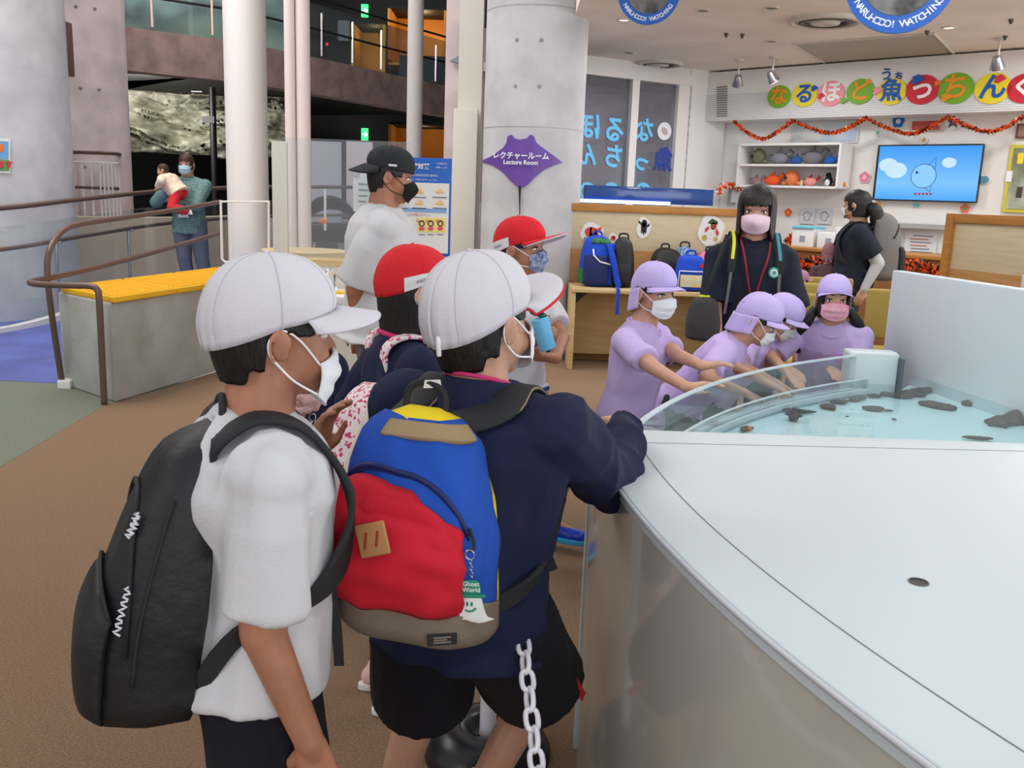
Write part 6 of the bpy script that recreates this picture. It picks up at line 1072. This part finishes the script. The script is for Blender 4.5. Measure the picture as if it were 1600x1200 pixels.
for k in range(10): a = k*1.1; mb.ell(b1+ax*(.008+.005*k)+V((.014*math.cos(a), .014*math.sin(a), 0)), (.015, .015, .012), nu=10, nv=7)
mb.build('crinkled_lid', GL, e, smooth=True)
# ---------------- man in the backward cap ----------------
P = person('person', 'man in a backward black cap, black mask and white T-shirt walking past the poster', at(612, 276, 4.15), 1.68, 80, lean=(2, 0), hy=84, hp=-3, vox=.007, build=1.08, skin=SKIN2, fr=V((-.7, 4.0, .08)), fl=V((-.3, 4.25, .08)), wr=at(560, 520, 4.1), wl=at(640, 500, 4.3))
hair(P, short_low, seed=9, k=1.05); CB = cloth('cap_black', (40, 42, 46)); cap_hat(P, CB, puff=.93, brim=.30, brimtilt=-26, yawoff=180, zlow=.62, backlow=-.02); mask(P, cloth('black_mask', (14, 14, 16)), pleats=0, shape='point', lm=BLACK)
lg = MB().prism([(-.018, -.004), (.018, -.004), (.018, .005), (-.018, .005)], P.T @ V((.385, .02, .70)), P.hf, P.hu, P.hrt*.004).build('cap_logo', LWH, P.root)
shirt(P, CW, hem=-.16, seed=15, loose=1.22, fold=.012, srad=(.052, .056), sleeve=.9, flare=1.1); bottoms(P, GREYP, long=True, rad=(.066, .05)); shoes(P, BLACK)
# ---------------- kindergarten children in lavender ----------------
def crest(P, s_, r=.024, sd=-1):
    c = P.pelvis+P.t*.66+P.fwd*.108*P.H+P.rt*sd*.042*P.H; o3 = ORG[s_.name]; hit, lc_, nr_, _ = s_.ray_cast(c+P.fwd*.2-o3, -P.fwd); c = lc_+o3 if hit else c; nr_ = nr_ if hit else P.fwd; MB().frus(c-nr_*.003, c+nr_*.003, r, r*.95, 16).build('pink_crest', mat('crest_pink', (228, 168, 210), rough=.9, c2=(196, 160, 222), vscale=80), s_)
def kid(label, head, H, yaw, hy, lean, hp, wl, wr, mm, hairf, hr=0, seed=0, flap=True, crest_=True, hdl=None, hdr=None, nl=None, nr=None, pants=DGREY, k_b=.20, k_t=-5, **k):
    P = person('person', label, head, H, yaw, lean=lean, hy=hy, hp=hp, hr=hr, vox=.0055, build=.95, hs=1.02, wl=wl, wr=wr, hdl=hdl, hdr=hdr, nl=nl or -up, nr=nr or -up, curl=(.15, .15), **k)
    hair(P, hairf, seed=seed, hang=1 if hairf is not short_low else 0, taper=.2 if hairf is not short_low else 0); cap_hat(P, LAVC, flap=FLY if flap else None, puff=.95, brim=k_b, brimtilt=k_t, zlow=.57); mask(P, mm)
    s_ = shirt(P, LAV, hem=-.30, seed=seed, loose=1.14, fold=.008, srad=(.042, .043), flare=1.05); bottoms(P, pants, long=True, rad=(.066, .05)); shoes(P, WHITE)
    if crest_: crest(P, s_)
    return P
rz = .892
K1 = kid('child in lavender standing upright with both hands resting on the clear rim', at(1023, 456, 3.22), 1.17, 122, 142, (8, 0), -3, at(1116, 584, 2.93), at(1074, 606, 2.82), MASKW, short_low, seed=21, hdl=V((.9, .2, .12)), hdr=V((.9, -.02, .22)), fl=V((.44, 3.34, .05)), fr=V((.36, 3.16, .05)))
K2 = kid('child in lavender bending low over the rim, seen in profile', at(1185, 500, 3.42), 1.14, 112, 106, (38, 0), -24, at(1196, 596, 3.32), at(1160, 612, 3.22), MASKW, short_low, seed=22, fl=V((.66, 3.62, .05)), fr=V((.60, 3.45, .05)), crest_=False)
PM = mat('print_mask', (176, 196, 200), rough=.8, c2=(224, 224, 214), vscale=50)
K3 = kid('child in lavender bending behind the nearest bending child', at(1222, 496, 3.82), 1.13, 118, 118, (34, 0), -28, at(1236, 588, 3.62), at(1212, 598, 3.56), PM, short_low, seed=23, fl=V((.92, 4.0, .05)), fr=V((.84, 3.9, .05)), crest_=False)
PKM = mat('pink_mask', (232, 186, 200), rough=.8, c2=(240, 150, 172), vscale=50)
K4 = kid('girl in lavender with long black hair and a pink mask leaning on the rim', at(1303, 468, 3.84), 1.18, 196, 190, (24, 0), 4, at(1298, 578, 3.68), at(1242, 582, 3.68), PKM, lambda a: .64 if a < 50 else (.1 if a < 70 else .12), seed=24, k_b=.18, k_t=2, hdl=V((0, -1, -.1)), hdr=V((0, -1, -.1)), fl=V((1.45, 4.3, .05)), fr=V((1.25, 4.35, .05)))
for sd, dx in ((-1, .30), (1, -.22)):
    q = K4.T @ V((sd*.36, -.1, .30)); pts = crom([q, q+V((dx*.12, .0, -.05)), q+V((dx*.28, .02, -.13)), q+V((dx*.22, .02, -.20))], 5); n = len(pts); MB().tube(pts, [.026*(1-.5*abs(2*i/(n-1)-.8)) for i in range(n)], 10).build('hair_tail', HAIR, K4.root, smooth=True)
# ---------------- teacher ----------------
P = person('person', 'woman with a black bob, pale pink mask and red lanyard behind the children', at(1183, 326, 4.62), 1.56, 186, lean=(2, 0), hy=196, hp=-8, hs=1.12, shd=.07, vox=.007, build=.98, wr=at(1122, 565, 4.5), wl=at(1246, 560, 4.5), pr=V((-.3, 1, 0)), pl=V((.3, 1, 0)))
hair(P, lambda a: .62 if a < 50 else (.0 if a < 58 else -.14), hang=1, seed=31, k=1.16, ragged=.05); mask(P, mat('pale_pink_mask', (232, 204, 220), rough=.8), pleats=0, shape='point')
s_ = shirt(P, NVT, hem=-.2, seed=33, loose=1.12, fold=.010, srad=(.046, .056), sleeve=.9, flare=1.1); bottoms(P, cloth('black_trousers', (26, 26, 30)), long=True); shoes(P, WHITE)
n0 = P.neck; ch = lambda t, f, r: P.pelvis+P.t*t+P.fwd*f+P.rt*r
LR_ = mat('lanyard_red', (150, 24, 44), rough=.6); o = MB().tube(crom([ch(1.0, -.03, -.075), ch(1.02, .03, -.075), ch(.85, .145, -.06), ch(.6, .165, -.03), ch(.35, .16, .0), ch(.6, .165, .035), ch(.85, .145, .06), ch(1.02, .03, .075), ch(1.0, -.03, .075)], 6), .005, 6).build('lanyard', LR_, P.root, smooth=True)
for k in range(3): c = ch(.66, .15, -.09)+P.fwd*.003*k; MB().frus(c, c+P.fwd*.014, .026-.008*k, .026-.008*k, 20).build('chest_logo', [mat('logo_teal', (70, 170, 150)), WHITE, MATS['logo_teal']][k], s_)
text('UMIKAZE', 'logo_lettering', WHITE, s_, ch(.57, .165, -.09), -P.rt*1, P.up, .018) if False else None
# yellow and blue rucksack straps and the bag at her side
BGY = mat('strap_yellow', (214, 220, 60), rough=.7); BGB = mat('strap_aqua', (70, 150, 170), rough=.7)
pk = Pack('backpack', 'dark rucksack with yellow edged straps worn by the woman with the bob', P.pelvis+P.t*.1-P.fwd*.15, -P.rt, -P.fwd, P.up, .28, .40, .14, BKN)
for sd, m_ in ((1, BGY), (-1, BGB)):
    mid = P.neck.lerp(P.sr if sd > 0 else P.sl, .62); pts = crom([mid-P.fwd*.09-P.up*.02, mid+P.up*.088, mid+P.fwd*.10+P.up*.045, ch(.78, .155, sd*.115), ch(.5, .16, sd*.12), ch(.2, .15, sd*.13)], 6)
    o = MB().ribbon(pts[:22], P.rt, .036, .003).build('shoulder_strap', BKS, pk.root); MB().ribbon([p+P.fwd*.004+P.up*.002 for p in pts[:19]], P.rt, .016, .003).build('strap_stripe', m_, o); MB().ribbon(pts[18:], P.rt, .014, .002).build('webbing_end', GREYP, pk.root)
bg = at(1098, 500, 4.55); pk = Pack('drawstring_bag', 'dark grey drawstring bag hanging at the woman\'s side', bg-up*.10, X, V((0, -1, 0)), up, .17, .22, .07, cloth('bag_grey', (66, 64, 64)), cat='bag'); MB().tube(crom([bg+up*.11, bg+V((.04, 0, .25)), bg+V((.10, .05, .42))], 6), .012, 8).build('bag_cord', BKS, pk.root); MB().box(bg+up*.115, (.05, .03, .02)).build('yellow_tab', BGY, pk.root, bevel=.004)
# ---------------- woman with ponytail and grey backpack ----------------
P = person('person', 'woman with a black ponytail and grey arm covers facing away to the left', at(1338, 320, 7.7), 1.62, -75, lean=(0, 0), hy=-48, vox=.010, build=1.1, hs=1.08, wl=at(1350, 452, 7.45), wr=at(1345, 440, 7.9), pl=V((1, -.2, -.1)))
hair(P, lambda a: .62 if a < 62 else (.30 if a < 90 else .10), seed=41, k=1.10, hang=1, taper=.3); q = P.T @ V((0, -.45, .45)); MB().tube(crom([q, q-P.hf*.06-up*.04, q-P.hf*.07-up*.14, q-P.hf*.04-up*.24], 5), [.03, .045, .05, .052, .055, .055, .055, .055, .055, .05, .045, .04, .035, .03, .02, .01], 12).build('ponytail', HAIR, P.root, smooth=True); mask(P)
s_ = shirt(P, NVT, hem=-.2, seed=43, loose=1.2, fold=.010, srad=(.048, .050)); bottoms(P, cloth('charcoal_trousers', (56, 58, 60)), long=True); shoes(P, BLACK)
AC_ = cloth('arm_cover', (186, 188, 190)); 
for s, e_, w_ in ((P.sl, P.el, P.wl), (P.sr, P.er, P.wr)): MB().caps(s.lerp(e_, .6), e_, .056, .052).caps(e_, w_, .052, .034).build('arm_cover', AC_, P.root, remesh=.010, sm=3)
pk = Pack('backpack', 'grey hiking backpack worn by the woman with the ponytail', P.pelvis+P.t*.05-P.fwd*.12, P.rt, -P.fwd, P.up, .34, .56, .24, cloth('pack_grey', (116, 112, 108), bump=.3, bscale=40), e=.75, topw=.7, topd=.6)
pk.patch('front_pocket', cloth('pack_dark', (44, 42, 44)), .30*PI, .70*PI, .12, .50, .01, bulge=.02); pk.line('zipper', BLACK, [(PI*(.2+.6*k/20), .62+.2*math.sin(PI*k/20)) for k in range(21)], .006, .004); pk.patch('side_pocket', MATS['pack_dark'], .02*PI, .2*PI, .08, .40, .01); straps(pk, P, MATS['pack_dark'], .06)
# seated child with a dusty pink hat
P = person('person', 'small child in a dusty pink hat sitting by the counter', at(1296, 396, 7.9), .98, 10, lean=(8, 0), vox=.009, hs=1.05, fl=V((2.50, 8.3, .1)), fr=V((2.65, 8.3, .1)))
hair(P, lambda a: .6 if a < 50 else .1, seed=51, hang=1); cap_hat(P, cloth('dusty_pink', (150, 108, 120)), brim=.2, puff=1.0, brimtilt=-20, flap=MATS['dusty_pink']); shirt(P, cloth('mauve_dark', (92, 66, 74)), seed=52); bottoms(P, DGREY, long=True); shoes(P, WHITE)
P = person('person', 'child in mauve half hidden behind the woman with the bob', at(1250, 440, 6.9), 1.0, 60, lean=(20, 0), vox=.009)
hair(P, short_low, seed=55); cap_hat(P, cloth('mauve_cap', (170, 124, 150)), brim=.25, puff=1.0); shirt(P, MATS['mauve_cap'], seed=56, long=True); bottoms(P, DGREY, long=True); shoes(P, WHITE)
# chairs
CHY = cloth('chair_yellow', (164, 144, 74)); 
def chair(x, y, rz, label):
    e = empty('chair', V((x, y, 0)), label, 'chair', 'yellow backed chairs'); Mz = Matrix.Rotation(rz, 3, 'Z'); L = lambda a, b, c: V((x, y, 0))+Mz @ V((a, b, c))
    MB().box(L(0, 0, .44), (.42, .42, .06), Mz).build('seat', CHY, e, bevel=.02); MB().box(L(0, -.20, .74), (.42, .05, .34), Mz).build('backrest', CHY, e, bevel=.022)
    for a, b in ((-1, -1), (1, -1), (-1, 1), (1, 1)): MB().frus(L(a*.18, b*.18, 0), L(a*.17, b*.17, .42), .013, .015, 10).build('leg', WOODE, e)
    for a in (-1, 1): MB().tube([L(a*.17, -.17, .42), L(a*.18, -.20, .62)], .013, 8).build('back_post', WOODE, e)
for px, py, y, l in ((1256, 500, 5.9, 'yellow backed chair directly behind the bending children'), (1272, 470, 6.7, 'second yellow backed chair behind the bending children'), (1283, 450, 7.3, 'farthest yellow backed chair in front of the seated child'), (1392, 505, 6.4, 'yellow backed chair beside the white divider')):
    p = at(px, py, y); chair(p.x, y, R(-12), l)
# ---------------- woman with the baby ----------------
BZ_ = .21
P = person('person', 'woman in a glittery teal cardigan and pale blue mask holding a baby on the ramp', at(291, 257, 10.0), 1.60, 182, lean=(0, 0), hy=178, vox=.009, build=1.02, wr=at(262, 300, 9.75), hdr=V((.4, .1, .1)), nr=V((0, 1, .3)), wl=at(272, 312, 9.78), hdl=V((-1, -.1, .1)), nl=V((0, .8, .5)), pl=V((1, .2, -.8)), pr=V((-1, 0, -1)), fl=V((-3.35, 10, BZ_+.07)), fr=V((-3.55, 10, BZ_+.07)))
hair(P, lambda a: .66 if a < 55 else .22, HAIR2, seed=61, k=1.08); mask(P, mat('blue_mask', (176, 210, 226), rough=.8))
GLT = mat('glitter_teal', (44, 78, 84), rough=.6, c2=(130, 168, 166), vscale=120); shirt(P, GLT, hem=-.25, long=True, seed=62, loose=1.12); bottoms(P, cloth('grey_blue_trousers', (92, 100, 118)), long=True); 
Pw = P
P = person('person', 'baby in a cream jacket and red trousers carried on the woman\'s arm', at(254, 266, 9.72), .74, -80, lean=(45, 0), hy=-100, vox=.007, hs=1.15, build=1.35, skin=SKIN, fl=at(296, 330, 9.6), fr=at(290, 335, 9.85), kl=V((-1, -.3, .3)), kr=V((-1, .3, .3)), wl=at(246, 292, 9.55), wr=at(250, 292, 9.9))
hair(P, lambda a: .7 if a < 60 else (.5 if a < 100 else .3), HAIR2, seed=63, k=1.04); shirt(P, cloth('cream_knit', (232, 214, 190)), hem=-.1, long=True, seed=64, loose=1.3, srad=(.06, .06)); bottoms(P, REDM, long=True); shoes(P, WHITE)
# ---------------- bags on the table ----------------
def bag(px, w, h, d, m, label, yaw=0, y=7.95, strapm=None, **k):
    x = at(px, 440, y).x; th = R(yaw); r = V((math.cos(th), math.sin(th), 0)); o = V((math.sin(th), -math.cos(th), 0)); pk = Pack('backpack', label, V((x, y+d*.4, TZ+.003)), r, o, up+V((0, .04, 0)), w, h, d, m, group=None, **k)
    c = pk.O+up*h*.97; MB().tube(crom([c-r*.04, c-r*.03+up*.04, c+r*.03+up*.04, c+r*.04], 5), .008, 8).build('carry_handle', strapm or BKS, pk.root, smooth=True); return pk
DB = cloth('bag_navy', (30, 44, 96)); RB = cloth('bag_royal', (24, 70, 190)); GP = cloth('bag_green', (60, 130, 70), c2=(30, 70, 50), vscale=40); 
k_ = bag(931, .30, .43, .2, RB, 'blue and navy backpack with white trim lying against the column end of the bag table', 12, strapm=RB); k_.patch('front_pocket', DB, .45*PI, .85*PI, .06, .62, .012, bulge=.02); k_.patch('green_side', GP, .86*PI, 1.0*PI, .05, .35, .012); k_.patch('green_top', GP, .3*PI, .7*PI, .86, .95, .010)
k_.line('white_trim', WHITE, [(.62*PI, .74), (.60*PI, .62), (.52*PI, .5), (.44*PI, .45)], .007, .03)
for a in (.20, .42):
    q = [k_.S(a*PI, .85, .02), k_.S(a*PI, .55, .05), k_.S((a-.04)*PI, .2, .06), k_.S((a-.06)*PI, .02, .10)]; MB().ribbon(crom(q, 5), k_.r, .05, .006).build('shoulder_strap', RB, k_.root, smooth=True)
q = k_.S(.42*PI, .03, .12); MB().ribbon([q, q+V((.0, -.10, -.01)), q+V((.0, -.12, -.12)), q+V((0, -.12, -.22))], X, .03, .003).build('hanging_strap', RB, k_.root)
bag(972, .21, .42, .17, BKN, 'slim upright black backpack beside the blue one on the bag table', -6).patch('front_pocket', BKN, .3*PI, .7*PI, .08, .5, .008, bulge=.015)
bag(1038, .30, .34, .18, BKN, 'black slouching backpack behind the lavender cap on the bag table', 20, y=8.03, strapm=BKS)
k_ = bag(1068, .18, .36, .14, cloth('bag_pattern', (50, 80, 150), c2=(150, 190, 210), vscale=50), 'small patterned blue drawstring bag behind the royal blue backpack', 0, y=8.08)
k_ = bag(1079, .26, .30, .15, RB, 'royal blue small backpack with a clear picture pocket on the bag table', -4, y=7.82, strapm=RB, e=.5, topw=.75); k_.patch('clear_pocket', mat('pocket_picture', (190, 196, 190), rough=.2, c2=(214, 190, 110), vscale=22), .36*PI, .64*PI, .12, .46, .012); k_.line('white_trim', WHITE, [(PI*(.3+.4*j/16), .08+.48*(1 if 0 < j < 16 else 0)) for j in range(17)], .005, .012); c = k_.S(.36*PI, .72, .01); MB().frus(c, c-Yv*.008, .018, .018, 16).build('round_badge', REDM, k_.root)
k_ = bag(1108, .26, .33, .15, cloth('bag_pink', (232, 130, 170)), 'pink backpack partly behind the woman with the bob on the bag table', 8, y=8.0); k_.patch('front_band', cloth('bag_hot_pink', (214, 50, 110)), .3*PI, .9*PI, .1, .42, .01)
